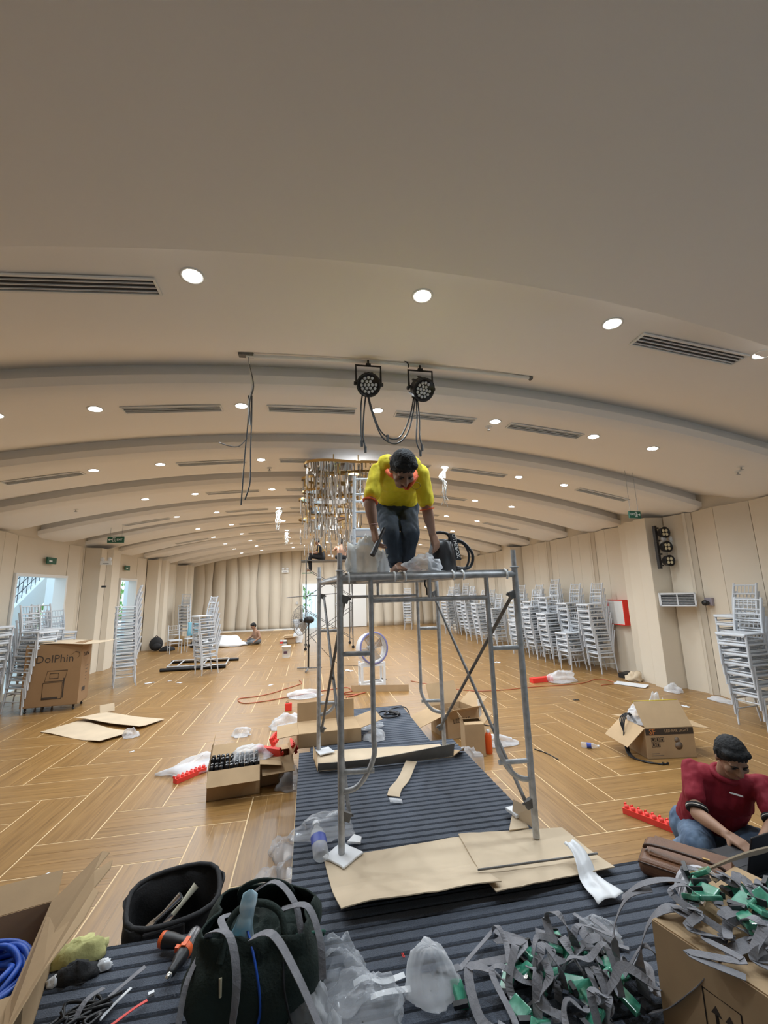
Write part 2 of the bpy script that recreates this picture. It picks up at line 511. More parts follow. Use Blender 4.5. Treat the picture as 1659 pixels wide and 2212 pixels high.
# skirting along the far wall
b = MB(); b.box((-3.2, YE - .075, .035), (5.6, .03, .07)); tag(b.build('baseboard_far', M['white_dull']), kind='structure')

# ---------------------------------------------------------------- downlights and air slots
lamp_mesh = None
def make_downlight():
    t = thing('downlight', 'round white recessed downlight in the arched ceiling', 'ceiling light', (0, 0, 0), group='recessed downlights in the arched ceiling')
    r = MB(); r.lathe([(.062, .012), (.064, -.006), (.082, -.008), (.084, .006)], n=20); r.build('trim_ring', M['white_dull'], t)
    d = MB(); d.lathe([(.001, -.002), (.063, -.002)], n=20); d.f = [f[::-1] for f in d.f]; d.build('diffuser', M['lamp'], t)
    return t
LX = [-3.26, -2.32, -.79, .82, 2.37, 3.78, 4.68]
spot = bpy.data.lights.new('downlight_lamp', 'SPOT'); spot.energy = LAMP_W; spot.color = (.84, .93, 1.0); spot.spot_size = R(172); spot.spot_blend = .85; spot.shadow_soft_size = .06
cool = spot.copy(); cool.color = (.70, .85, 1.0)
ROW = ['in the row nearest the stage', 'in the second row from the stage', 'in the third row from the stage', 'in the fourth row from the stage', 'in the fifth row from the stage', 'in the sixth row from the stage', 'in the seventh row from the stage', 'in the eighth row from the stage', 'in the ninth row from the stage', 'in the row nearest the far wall']
PLACE = ['first from the left', 'second from the left', 'third from the left', 'fourth from the left', 'fifth from the left', 'sixth from the left', 'rightmost']
def downlights():
    base = make_downlight(); used = False
    for r_ in range(10):
        y = 2.68 + 2.065 * r_
        row_x = LX if r_ > 0 else [-.80, .83, 2.44, 3.90]
        for i, x in enumerate(row_x):
            slope = (x - CX) / 25.0
            z = arch(x) + .004
            lab = 'recessed downlight ' + ROW[r_] + ', ' + (PLACE[i] if r_ else ['leftmost above the stage edge', 'bluish white one left of middle', 'third from the left', 'at the right edge of the photo'][i])
            rot = (0, math.atan(slope), 0)
            if not used: o = base; o.location = (x, y, z); o.rotation_euler = rot; o['label'] = lab; used = True
            else: o = dup(base, (x, y, z), rot, lab)
            link('lamp', cool if (r_ == 0 and i == 1) else spot, o, (0, 0, -.03))
downlights()

def make_vent(L):
    t = thing('air_vent', 'slot', 'air vent', (0, 0, 0), group='linear air slots in the ceiling')
    w = .17
    a = MB(); a.box((0, 0, .0), (L - .03, w - .03, .004)); a.build('backing', M['dark'], t)
    f = MB()
    for s in (-1, 1):
        f.box((0, s * (w / 2 - .008), -.008), (L, .016, .014)); f.box((s * (L / 2 - .008), 0, -.008), (.016, w - .03, .014))
    f.build('frame', M['white_dull'], t)
    for k in range(3):
        q = MB(); q.box((0, -w / 2 + .022 + (k + .5) * (w - .044) / 3 + .008, -.006), (L - .034, .007, .010), (R(12), 0, 0)); q.build('slat', M['white_dull'], t)
    return t
def vents():
    base = make_vent(1.06); used = False
    spots = {0: [(-1.58, 'long air slot nearest the stage at the left'), (3.29, 'air slot nearest the stage at the right, beside two downlights')],
             1: [(-1.54, ''), (.03, ''), (1.58, ''), (3.10, '')], 2: [(-3.95, ''), (-1.56, ''), (.03, ''), (1.58, ''), (3.02, ''), (5.5, '')],
             3: [(-1.58, ''), (.03, ''), (1.58, ''), (3.05, '')], 4: [(-3.95, ''), (-1.58, ''), (.03, ''), (1.58, ''), (3.05, ''), (5.4, '')],
             5: [(-1.58, ''), (3.05, '')], 6: [(-3.95, ''), (-1.58, ''), (3.05, ''), (5.4, '')], 7: [(-1.58, ''), (3.05, '')], 8: [(-1.58, '')]}
    for r_, lst in spots.items():
        for i, (x, lab) in enumerate(lst):
            y = 2.80 + 2.065 * r_ if r_ == 0 else 2.73 + 2.065 * r_
            lab = lab or ('linear air slot ' + ROW[r_].replace('row', 'ceiling bay') + ', ' + PLACE[i])
            a = math.atan((x - CX) / 25.0)
            if not used: o = base; o.location = (x, y, arch(x) - .003); o.rotation_euler = (0, a, 0); o['label'] = lab; used = True
            else: dup(base, (x, y, arch(x) - .003), (0, a, 0), lab)
vents()

# ---------------------------------------------------------------- stage and runway under ribbed carpet
M['carpet'] = mat('ribbed_grey_carpet', (.105, .125, .165), .95, var=.42, vscale=160, bump=.5, bscale=240, sheen=.15)
M['carpet_groove'] = mat('carpet_groove', (.016, .019, .026), .95)
HP = .4
PITCH = .0625
def ribbed(mb, x0, x1, y0, y1, z):
    y = y0; 
    while y < y1 - 1e-4:
        e = min(y + PITCH, y1); g = .011
        a, b_, c_ = y + g, y + g + .006, e - .006
        prof = [(y, z - .006), (a, z - .006), (b_, z), (min(c_, e), z), (e, z - .006)]
        for (p, q), mi in zip(zip(prof, prof[1:]), (1, 0, 0, 0)):
            mb.add([(x0, p[0], p[1]), (x1, p[0], p[1]), (x1, q[0], q[1]), (x0, q[0], q[1])], [(0, 1, 2, 3)], mi)
        y = e
def platforms():
    t = thing('stage', 'low stage in the foreground covered in ribbed grey carpet', 'stage', (0, 0, 0))
    c = MB(); ribbed(c, -1.42, 6.6, .0, 2.46, HP); ribbed(c, -1.42, 6.6, -3.4, 0, HP); c.build('carpet', [M['carpet'], M['carpet_groove']], t)
    f = MB(); f.box((2.59, -.47, HP / 2 - .01), (8.02, 5.84, HP - .02)); f.build('fascia', M['carpet'], t)
    t = thing('runway', 'long raised runway leading from the stage, covered in ribbed grey carpet', 'runway', (0, 0, 0))
    c = MB(); ribbed(c, -.085, 1.525, 2.465, 4.62, HP); ribbed(c, .03, 1.28, 4.625, 6.02, HP); c.build('carpet', [M['carpet'], M['carpet_groove']], t)
    f = MB(); f.box((.72, 3.54, HP / 2 - .01), (1.61, 2.14, HP - .02)); f.box((.655, 5.32, HP / 2 - .01), (1.25, 1.40, HP - .02)); f.build('fascia', M['carpet'], t)
platforms()
# ---------------------------------------------------------------- white slatted banquet chairs
def make_chair():
    t = thing('banquet_chair', 'chair', 'chair', (0, 0, 0), group='white slatted banquet chairs')
    W = M['chair_white']
    s = MB(); s.box((0, -.01, .437), (.395, .40, .026)); s.box((0, -.205, .425), (.38, .02, .03))
    bevel(s.build('seat', W, t), .008, 2)
    def rail(x): return [(x, .185, .45), (x * .985, .205, .62), (x * .97, .25, .80), (x * .96, .285, .925)]
    for sx in (-1, 1):
        f = MB(); f.tube([(sx * .185, -.18, .435), (sx * .183, -.18, .30), (sx * .180, -.188, .0)], [.0165, .0155, .0115], 7); f.build('leg', W, t)
        f = MB(); f.tube([(sx * .178, .185, .44), (sx * .176, .20, .25), (sx * .172, .245, .0)], [.0165, .0155, .0115], 7); f.build('leg', W, t)
    b = MB()
    for sx in (-1, 1): b.tube(curve_pts(rail(sx * .178), 3), [.0165] * 9 + [.017], 7)
    def cross(k, z, y, r=.0105): b.tube([(-.172, y, z), (0, y + .012, z), (.172, y, z)], r, 6)
    for z, y in ((.895, .275), (.76, .238), (.695, .220), (.60, .202)): cross(0, z, y)
    b.build('backrest', W, t)
    for k in range(5):
        x = -.115 + .0575 * k
        q = MB(); q.tube([(x, .248, .762), (x, .283, .895)], .0065, 5); q.build('spindle', W, t)
    r = MB()
    for z in (.36, .21):
        for sx in (-1, 1): r.tube([(sx * .181, -.184, z), (sx * .175, .21, z)], .0095, 6)
    r.tube([(-.18, -.184, .335), (.18, -.184, .335)], .0095, 6); r.tube([(-.175, .205, .30), (.175, .205, .30)], .0095, 6)
    r.build('stretcher', W, t)
    return t
chair0 = make_chair(); chair_used = [False]
ORD = ['bottom', 'second from the bottom', 'third from the bottom', 'fourth from the bottom', 'fifth from the bottom', 'sixth from the bottom', 'seventh from the bottom', 'eighth from the bottom', 'ninth from the bottom', 'tenth from the bottom', 'eleventh from the bottom', 'twelfth from the bottom']
def put_chair(loc, rot, label):
    if not chair_used[0]:
        chair_used[0] = True; chair0.location = loc; chair0.rotation_euler = rot; chair0['label'] = label
    else: dup(chair0, loc, rot, label)
def stack(x, y, n, face, where, lean=.022, dz=.135, z=0.0, jit=.006):
    """face: angle the seat fronts look towards (degrees, 0 = towards the stage)"""
    a = R(face); d = Vector((math.sin(a), -math.cos(a), 0))
    for k in range(n):
        p = Vector((x, y, z + dz * k)) + d * lean * k + Vector((rnd.uniform(-jit, jit), rnd.uniform(-jit, jit), 0))
        nm = 'topmost' if k == n - 1 else ORD[k]
        put_chair(p, (0, 0, a + R(rnd.uniform(-1.2, 1.2))), 'white banquet chair, %s of the %s' % (nm, where))
# along the right wall, seat fronts towards the room
stack(6.15, 5.13, 7, -84, 'stack nearest the red-shirted man')
stack(6.42, 4.45, 10, -86, 'stack cut by the right edge')
stack(6.72, 5.60, 9, -88, 'stack against the wall at right edge', dz=.126, lean=.018)
stack(6.62, 8.92, 9, -86, 'stack beside the red wall box')
stack(6.20, 9.42, 4, -84, 'low stack by the red wall box')
stack(6.64, 9.75, 9, -88, 'wall stack behind the low one')
stack(6.30, 10.28, 7, -85, 'third front stack along right wall')
stack(6.64, 10.62, 10, -88, 'third wall stack along right wall')
stack(6.28, 11.05, 8, -83, 'fourth front stack along right wall')
stack(6.64, 11.50, 9, -87, 'fourth wall stack along right wall')
stack(6.22, 11.85, 5, -86, 'fifth front stack along right wall')
stack(6.58, 12.42, 9, -86, 'stack just before the ribbed pier')
stack(6.20, 13.35, 7, -84, 'front stack beside the ribbed pier')
stack(6.10, 14.30, 8, -86, 'first stack beyond the ribbed pier')
stack(6.62, 14.75, 8, -88, 'second stack beyond the ribbed pier')
stack(6.15, 15.45, 9, -86, 'third stack beyond the ribbed pier')
stack(6.55, 17.10, 10, -75, 'tall far stack at right')
stack(6.10, 17.75, 9, -75, 'tall far stack, second from right')
stack(6.62, 18.35, 10, -80, 'tall far stack against the wall')
stack(4.85, 20.6, 9, -20, 'stack seen between the scaffold posts')
# at the left
stack(-5.02, 8.95, 8, 70, 'stack left of the printed carton')
stack(-5.55, 8.55, 9, 75, 'stack at the left edge')
stack(-5.35, 9.75, 8, 60, 'stack before the left doorway', lean=.035)
stack(-5.50, 10.6, 7, 60, 'further stack before the left doorway', lean=.035)
stack(-4.12, 10.78, 10, -65, 'tall stack by the second doorway', lean=.006, dz=.145)
stack(-2.55, 11.68, 8, -52, 'stack standing over the metal bars', lean=.02, dz=.142)
stack(-5.35, 20.0, 9, 0, 'far stack in the left corner')
put_chair((-4.55, 15.95, 0), (0, 0, R(28)), 'white banquet chair standing alone facing the stage near far left')
put_chair((-4.10, 16.35, 0), (0, 0, R(-62)), 'white banquet chair with a blue cloth over its back')

# ---------------------------------------------------------------- tube scaffolds
def frame_parts(P, Q, z0, H, root, m, r=.0215, rungs=(.36, .79), inner=.21, bar=.155, pin=True, ladder=True, mids=1):
    """one walk-through frame between the feet P and Q (xy)"""
    P, Q = Vector((*P, 0)), Vector((*Q, 0)); u = (Q - P).normalized(); w = (Q - P).length; o = []
    def at(s, z): return P + u * s + Vector((0, 0, z))
    for s in (0, w):
        a = MB(); a.tube([at(s, z0), at(s, z0 + H + .045)], r, 10)
        if pin:
            a.tube([at(s, z0 + H + .04), at(s, z0 + H + .17)], r * .80, 10)
            a.lathe([(r, 0), (r * 1.4, .002), (r * 1.4, .008), (r, .010)], at(s, z0 + H + .045), 12)
        a.build('post', m, root)
    a = MB(); a.tube([at(0, z0 + H), at(w, z0 + H)], r * 1.02, 10); a.build('ledger', m, root)
    a = MB(); a.tube([at(inner, z0 + H - bar), at(w - inner, z0 + H - bar)], r * .72, 8); a.build('lower_ledger', m, root)
    for k in range(mids):
        s = w / 2
        a = MB(); a.tube([at(s, z0 + H), at(s, z0 + H - bar)], r * .72, 8); a.build('spacer', m, root)
    if ladder:
        for s, d in ((0, 1), (w, -1)):
            i = s + d * inner; zb = z0 + .335
            pts = [at(i, z0 + H), at(i, zb + .30)] + curve_pts([at(i, zb + .30), at(i, zb + .20), at(i - d * .05, zb + .09), at(i - d * .12, zb + .02), at(s, zb)], 5)[1:]
            a = MB(); a.tube(pts, r * .78, 8); a.build('ladder_rail', m, root)
            for f in rungs:
                a = MB(); a.tube([at(s, z0 + H - H * f + .10), at(i, z0 + H - H * f + .10)], r * .74, 8); a.build('rung', m, root)
def brace(a, b, root, m, r=.0125):
    q = MB(); q.tube([a, b], r, 8); q.build('cross_brace', m, root)
FL, FR, RL, RR = (.207, 2.868), (1.432, 2.752), (.108, 4.56), (1.338, 4.31)
SZ = HP + .022; SH = 1.655
def scaffold_near():
    t = thing('scaffold', 'galvanised tube scaffold on the runway, man standing on its deck', 'scaffold', (0, 0, 0))
    frame_parts(FL, FR, SZ, SH, t, M['steel'])
    frame_parts(RL, RR, SZ, SH, t, M['steel'])
    top, bot = SZ + SH - .14, SZ + .20
    n = .03
    brace((FR[0] - n, FR[1], top), (RR[0] - n, RR[1], bot), t, M['steel_dark'])
    brace((RR[0] - n - .02, RR[1], top), (FR[0] - n - .02, FR[1], bot), t, M['steel_dark'])
    brace((FL[0] + n, FL[1], top), (RL[0] + n, RL[1], bot), t, M['steel_dark'])
    brace((RL[0] + n + .02, RL[1], top), (FL[0] + n + .02, FL[1], bot), t, M['steel_dark'])
    for P, s in ((FL, 1), (FR, -1), (RL, 1), (RR, -1)):
        for z in (top, bot):
            q = MB(); q.box((P[0] + s * .028, P[1], z), (.06, .03, .05), (0, R(20) * s, 0)); q.tube([(P[0], P[1], z), (P[0] + s * .075, P[1], z)], .008, 8); q.build('lock_pin', M['steel_dark'], t)
    # deck: three steel catwalk planks hooked over the ledgers
    zt = SZ + SH + .022
    for k, (s0, s1) in enumerate(((.035, .40), (.42, .81), (.83, 1.19))):
        def mix(A, B, s): return Vector((A[0] + (B[0] - A[0]) * s / 1.235, A[1] + (B[1] - A[1]) * s / 1.235, 0))
        a, b_, c, d = mix(FL, FR, s0), mix(FL, FR, s1), mix(RL, RR, s1), mix(RL, RR, s0)
        q = MB(); q.prism([(p.x, p.y) for p in (a, b_, c, d)], zt, zt + .012)
        for p0, p1 in ((a, d), (b_, c)):
            q.tube([p0 + Vector((0, .02, zt - .018)), p1 + Vector((0, -.02, zt - .018))], .016, 6)
        q.build('deck_plank', M['steel'], t)
        for p in (mix(FL, FR, s0 + .025), mix(FL, FR, s1 - .025)):
            h = MB(); cz = SZ + SH
            h.tube([p + Vector((0, .05, zt)), p + Vector((0, .0, cz + .034)), p + Vector((0, -.028, cz + .020)), p + Vector((0, -.034, cz - .008)), p + Vector((0, -.024, cz - .03))], .0075, 6)
            h.build('deck_hook', M['white_dull'], t)
scaffold_near()

def scaffold_far():
    t = thing('scaffold', 'tall two-storey scaffold far behind, two men seated on its plank', 'scaffold', (0, 0, 0))
    for z0 in (0.06, 1.53):
        frame_parts((-.10, 14.9), (-.10, 16.1), z0, 1.47, t, M['steel_dark'], r=.02, pin=z0 > 1, mids=0)
        frame_parts((1.52, 14.9), (1.52, 16.1), z0, 1.47, t, M['steel_dark'], r=.02, pin=False, mids=0)
        for y in (14.9, 16.1):
            brace((-.08, y, z0 + 1.25), (1.50, y, z0 + .25), t, M['steel_dark'], .011); brace((-.08, y, z0 + .25), (1.50, y, z0 + 1.25), t, M['steel_dark'], .011)
    q = MB(); q.tube([(-.75, 14.86, 1.78), (1.0, 14.86, 1.88)], .014, 8); q.build('guard_rail', M['steel_dark'], t)
    for x, y in ((-.10, 14.9), (-.10, 16.1), (1.52, 14.9), (1.52, 16.1)):
        c = MB(); c.lathe([(.05, -.02), (.05, .02)], (x, y, .05), 14, rot=(R(90), 0, 0)); c.box((x, y, .095), (.03, .05, .03)); c.build('caster', M['black'], t)
    for k in range(3):
        q = MB(); q.box((.72, 15.1 + .36 * k, 3.05), (2.0, .34, .035)); q.build('deck_plank', M['steel_dark'], t)
    q = MB(); q.box((-.05, 15.35, 2.62), (.40, .30, .02)); q.build('foot_plate', mat('green_plastic', (.05, .30, .16), .5), t)
scaffold_far()
put_chair((.60, 3.98, SZ + SH + .034), (0, 0, R(176)), 'white banquet chair on the scaffold deck behind the bending man')
# ---------------------------------------------------------------- lettering
def lettering(body, size, m, parent, loc, rot, name='lettering', mirror=False, sx=1.0, align='CENTER'):
    cu_ = bpy.data.curves.new('txt', 'FONT'); cu_.body = body; cu_.size = size; cu_.align_x = align; cu_.align_y = 'CENTER'; cu_.extrude = .0006; cu_.resolution_u = 2
    o = bpy.data.objects.new('txt', cu_); COL.objects.link(o)
    dg = bpy.context.evaluated_depsgraph_get()
    me = bpy.data.meshes.new_from_object(o.evaluated_get(dg)); me.name = name
    bpy.data.objects.remove(o)
    me.materials.clear(); me.materials.append(m)
    k = link(name, me, parent, loc, rot)
    k.scale = (-sx if mirror else sx, 1, 1)
    return k
def cable(pts, r, m, parent=None, name='cable', n=6, res=6):
    a = MB(); a.tube(curve_pts(pts, res), r, n)
    return a.build(name, m, parent)

# ---------------------------------------------------------------- outside the doorways
M['render_white'] = mat('white_outdoor_render', (.78, .84, .88), .8)
M['paving'] = mat('pale_paving', (.62, .64, .63), .7, var=.1)
M['leaf'] = mat('leaf_green', (.10, .26, .05), .5, var=.5, vscale=3, col2=(.22, .40, .10))
M['iron'] = mat('dark_iron', (.05, .06, .08), .5)
b = MB(); b.box((-11.4, 10, -.06), (10.4, 40, .08)); b.box((.5, 31, -.06), (13.4, 15.4, .08)); tag(b.build('ground', M['paving']), kind='structure')
def outside():
    t = thing('staircase', 'white outdoor staircase rising beyond the left doorway', 'stairs', (-8.2, 0, 0))
    a = MB()
    # stringer rising away from the door towards the far end
    def strg(x): return [(8.6, 3.3 + .0), (13.2, .35), (13.2, -.0), (12.6, 0), (8.6, 2.75)]
    poly = [(11.7, .0), (12.3, .0), (17.6, 3.75), (17.6, 4.3), (17.2, 4.3), (11.7, .4)]
    a.prism([(y, z) for y, z in poly], -.06, .06, rot=Matrix(((0, 0, 1), (1, 0, 0), (0, 1, 0))))
    a.build('stringer', M['render_white'], t)
    for k in range(14):
        q = MB(); q.box((-.55, 12.3 + .40 * k, .42 + .285 * k), (1.0, .42, .06)); q.build('step', M['render_white'], t)
    r = MB()
    for k in range(30):
        y = 11.8 + .18 * k; z = .45 + .71 * (y - 11.8)
        r.tube([(-.02, y, z), (-.02, y, z + .95)], .009, 5)
    for h in (.25, .5, .75, .97): r.tube([(-.02, 11.8, .45 + h), (-.02, 17.1, 4.21 + h)], .012, 6)
    r.build('railing', M['iron'], t)
    w = thing('outer_wall', 'white outdoor wall and column beyond the left doorways', 'wall', (-10.6, 0, 0))
    a = MB(); a.box((0, 17.6, 2.6), (.3, 2.2, 5.2)); a.build('wall_block', M['render_white'], w)
    a = MB(); a.box((3.2, 14.15, 2.0), (.35, .55, 4.0)); a.build('column', M['render_white'], w)
    a = MB(); a.box((3.2, 19.5, 2.0), (.35, .6, 4.0)); a.build('column', M['render_white'], w)
    f = thing('fence', 'dark iron balustrade outside the left doorways', 'fence', (-7.6, 0, 0))
    a = MB()
    for y0, y1 in ((9.0, 13.8), (14.5, 19.0)):
        for z in (.12, .95): a.tube([(0, y0, z), (0, y1, z)], .014, 6)
        k = y0 + .1
        while k < y1:
            a.tube([(0, k, .12), (0, k, .95)], .008, 5); k += .13
    a.build('railing', M['iron'], f)
    def shrub(x, y, z, r, h, lab):
        s = thing('shrub', lab, 'shrub', (x, y, z), group='greenery outside the doorways')
        l = MB()
        for k in range(420):
            a1 = rnd.uniform(0, 6.28); ph = rnd.uniform(-1, 1); rr = rnd.uniform(.3, 1)
            c = Vector((math.cos(a1) * r * rr * math.sqrt(1 - ph * ph), math.sin(a1) * r * rr * math.sqrt(1 - ph * ph), h * (.55 + .45 * ph)))
            Mx = Euler((rnd.uniform(0, 3), rnd.uniform(0, 3), rnd.uniform(0, 6))).to_matrix(); q = rnd.uniform(.10, .2)
            l.add([c + Mx @ Vector(v) * q for v in ((-1, 0, 0), (0, -.45, .1), (1, 0, 0), (0, .45, .1))], [(0, 1, 2, 3)])
        tag(l.build('foliage', M['leaf'], s), kind='stuff')
        k = MB(); k.tube([(0, 0, 0), (.04, 0, h * .5)], .05, 6); k.build('stem', M['card_dark'], s)
    shrub(-12.4, 22.4, 0, 1.6, 4.6, 'leafy tree seen through the left doorway')
    shrub(-12.0, 29.8, 0, 1.8, 5.0, 'leafy tree seen through the second doorway')
    shrub(-14.5, 35.0, 0, 2.5, 5.0, 'leafy tree farther beyond the second doorway')
    shrub(-1.2, 34, 0, 1.6, 2.6, 'leafy shrub seen through the far doorway')
    g = thing('gate', 'pale blue gate leaf standing beyond the far doorway', 'gate', (.15, 29, 0))
    a = MB()
    for k in range(7): a.box((-.9 + .3 * k, 0, .85), (.05, .04, 1.7))
    for z in (.25, 1.65): a.box((0, 0, z), (2.0, .05, .08))
    a.build('bars', M['render_white'], g)
outside()
# open door leaf and casing in the far doorway, casings at the left
b = MB()
for x in (-.335, .635): b.box((x, YE - .03, 1.16), (.06, .22, 2.32))
b.box((.15, YE - .03, 2.35), (1.03, .22, .06)); tag(b.build('trim_2', M['white_dull']), kind='structure')
b = MB(); b.box((0, .40, 1.13), (.05, .80, 2.24)); b.box((-.03, .40, 1.75), (.012, .5, .7)); b.box((-.03, .40, .6), (.012, .5, .8))
b.build('door_1', M['white_dull'], None, (.66, YE + .03, 0), (0, 0, R(-14))); tag(bpy.data.objects['door_1'], kind='structure')
for n, (y0, y1, hz) in enumerate(DOORS_L):
    b = MB()
    for y in (y0 + .03, y1 - .03): b.box((-6.08, y, hz / 2), (.26, .06, hz))
    b.box((-6.08, (y0 + y1) / 2, hz - .03), (.26, y1 - y0 - .12, .06))
    tag(b.build('trim_%d' % (n + 3), M['white_dull']), kind='structure')
b = MB()
for x in (.98, 1.85, 2.7): b.box((x, YE - .09, 1.15), (.82, .03, 2.25))
tag(b.build('door_2', M['white_dull']), kind='structure')

# ---------------------------------------------------------------- stage lights, conduit and hanging wires
t = thing('ceiling_conduit', 'white conduit fixed along the ceiling above the stage lights', 'conduit', (0, 0, 0))
a = MB(); a.tube(curve_pts([(-.62, 3.88, 4.275), (.3, 3.88, 4.298), (1.1, 3.86, 4.288), (2.34, 3.82, 4.215)], 8), .020, 8); a.build('pipe', M['white_dull'], t)
a = MB(); a.box((-.62, 3.88, 4.29), (.14, .06, .04)); a.build('end_box', M['steel_dark'], t)
a = MB(); a.lathe([(.02, -.02), (.03, 0), (.02, .02)], (2.36, 3.82, 4.215), 10, rot=(0, R(90), 0)); a.build('end_cap', M['steel_dark'], t)
M['lens'] = mat('lamp_lens', (.55, .57, .60), .12, spec=.8)
def par_can(x, y, z, tilt, yaw, lab):
    t = thing('stage_light', lab, 'stage light', (x, y, z), group='round black stage lights on the ceiling conduit')
    Rm = Euler((R(tilt), 0, R(yaw))).to_matrix()
    b = MB(); b.lathe([(.001, .10), (.055, .10), (.085, .08), (.112, .02), (.118, -.055), (.122, -.075), (.108, -.078), (.104, -.06), (.001, -.06)], n=24, rot=Rm)
    for k in range(10):
        a = k * math.pi / 5; b.box(Rm @ Vector((.112 * math.cos(a), .112 * math.sin(a), .0)), (.012, .02, .12), Rm @ Euler((0, 0, a)).to_matrix())
    b.build('housing', M['black'], t)
    spots = [(0, 0)] + [(.036 * math.cos(k * math.pi / 3), .036 * math.sin(k * math.pi / 3)) for k in range(6)] + [(.072 * math.cos(k * math.pi / 6), .072 * math.sin(k * math.pi / 6)) for k in range(11)]
    for p in spots:
        q = MB(); q.ball(Rm @ Vector((p[0], p[1], -.064)), .0165, 10, sc=(1, 1, .6), rot=Rm); q.build('lens', M['lens'], t)
    y_ = MB(); y_.tube([(-.125, 0, -.0), (-.128, .0, .20), (.128, 0, .20), (.125, 0, 0)], .008, 6, flat=1.6)
    y_.build('yoke', M['black'], t)
    for s in (-1, 1):
        q = MB(); q.lathe([(.018, -.014), (.022, 0), (.018, .014)], (s * .135, 0, 0), 10, rot=(0, R(90), 0)); q.build('knob', M['black'], t)
    q = MB(); q.tube([(0, 0, .20), (0, 0, .262)], .01, 6); q.box((0, 0, .212), (.05, .03, .02)); q.build('clamp', M['black'], t)
    return t
par_can(.58, 3.84, 4.035, -56, -8, 'left of two round black stage lights under the ceiling')
par_can(1.125, 3.84, 4.02, -54, 18, 'right of two round black stage lights under the ceiling')
def plug(p, parent, r=.016, L=.06):
    a = MB(); a.tube([p, (p[0], p[1], p[2] - L)], [r, r * .8], 8); a.build('plug', M['black'], parent)
def cabling(pts_list, lab, r=.0075, plugs=()):
    t = thing('power_cable', lab, 'cable', (0, 0, 0))
    for p in pts_list: cable(p, r, M['black'], t, 'cord')
    for p in plugs: plug(p, t)
cabling([[(.53, 3.86, 4.0), (.50, 3.84, 3.8), (.495, 3.84, 3.55), (.50, 3.84, 3.42)], [(.56, 3.86, 3.98), (.53, 3.84, 3.75), (.515, 3.84, 3.5), (.535, 3.84, 3.36)]], 'two black cords hanging from the left stage light', plugs=[(.50, 3.84, 3.43), (.535, 3.84, 3.37)])
cabling([[(.57, 3.86, 3.98), (.60, 3.84, 3.80), (.68, 3.84, 3.56), (.79, 3.84, 3.465), (.90, 3.84, 3.50), (1.0, 3.84, 3.72), (1.06, 3.86, 3.98)],
         [(.56, 3.85, 3.98), (.60, 3.83, 3.75), (.70, 3.83, 3.48), (.84, 3.83, 3.41), (.96, 3.83, 3.52), (1.03, 3.83, 3.75), (1.07, 3.85, 3.98)]], 'looped black cords joining the two stage lights', plugs=[(.76, 3.84, 3.50)])
cabling([[(1.075, 3.86, 3.98), (1.07, 3.84, 3.7), (1.055, 3.84, 3.45), (1.09, 3.84, 3.34)], [(1.085, 3.86, 3.98), (1.095, 3.84, 3.7), (1.09, 3.84, 3.5), (1.11, 3.84, 3.40)]], 'two black cords hanging from the right stage light', plugs=[(1.09, 3.84, 3.35), (1.11, 3.84, 3.41)])
t = thing('electric_cable', 'long bundle of loose wires hanging from the left conduit end', 'cable', (0, 0, 0))
for k, (w, c) in enumerate(((0, 'white_dull'), (.012, 'steel_dark'), (-.012, 'black'), (.02, 'black'))):
    top = [(-.60, 3.88, 4.30), (-.585, 3.87, 4.18), (-.55 + w, 3.86, 3.95), (-.58 + w, 3.86, 3.78)]
    if k > 1: cable([(-.57 + w, 3.86, 3.85), (-.565 + w, 3.86, 3.6), (-.575 + w * 1.5, 3.86, 3.3), (-.58 + w * 2, 3.86, 3.0), (-.60 + w, 3.86, 2.78 + .05 * (k - 2))], .006, M['black'], t, 'cord')
    else: cable(top + [(-.56 + w, 3.86, 3.55)], .0065, M[c], t, 'cord')
cable([(-.58, 3.86, 3.42), (-.65, 3.86, 3.34), (-.74, 3.86, 3.34), (-.83, 3.86, 3.37)], .005, M['steel_dark'], t, 'cord')
t = thing('electric_cable', 'short dark wire along the ceiling between the stage lights', 'cable', (0, 0, 0))
cable([(.74, 3.7, 4.315), (.86, 3.75, 4.31), (.95, 3.8, 4.30), (1.0, 3.84, 4.29), (1.0, 3.84, 4.25)], .006, M['black'], t, 'cord')
M['grey_cord'] = mat('white_wire', (.42, .42, .40), .6)
def white_wires(x, y, z, L, n, lab):
    t = thing('electric_cable', lab, 'cable', (x, y, z))
    for k in range(n):
        a = [(.10 + rnd.uniform(-.02, .02), rnd.uniform(-.02, .02), 0)]
        for q in range(4): a.append((rnd.uniform(-.08, .08), rnd.uniform(-.05, .05), -L * (q + 1) / 4 * rnd.uniform(.8, 1)))
        cable(a, .0055, M['grey_cord'], t, 'cord', 5)
    b = MB(); b.box((.02, 0, -.14), (.035, .03, .16)); b.build('connector', M['grey_cord'], t)
white_wires(2.35, 6.86, 4.13, .74, 7, 'white wires hanging out of a downlight at right of the chandelier')
white_wires(-.80, 11.05, 4.16, .62, 7, 'white wires hanging from a downlight left of the chandelier')
white_wires(-.80, 15.2, 4.16, .55, 6, 'white wires hanging from a farther downlight left of the chandelier')
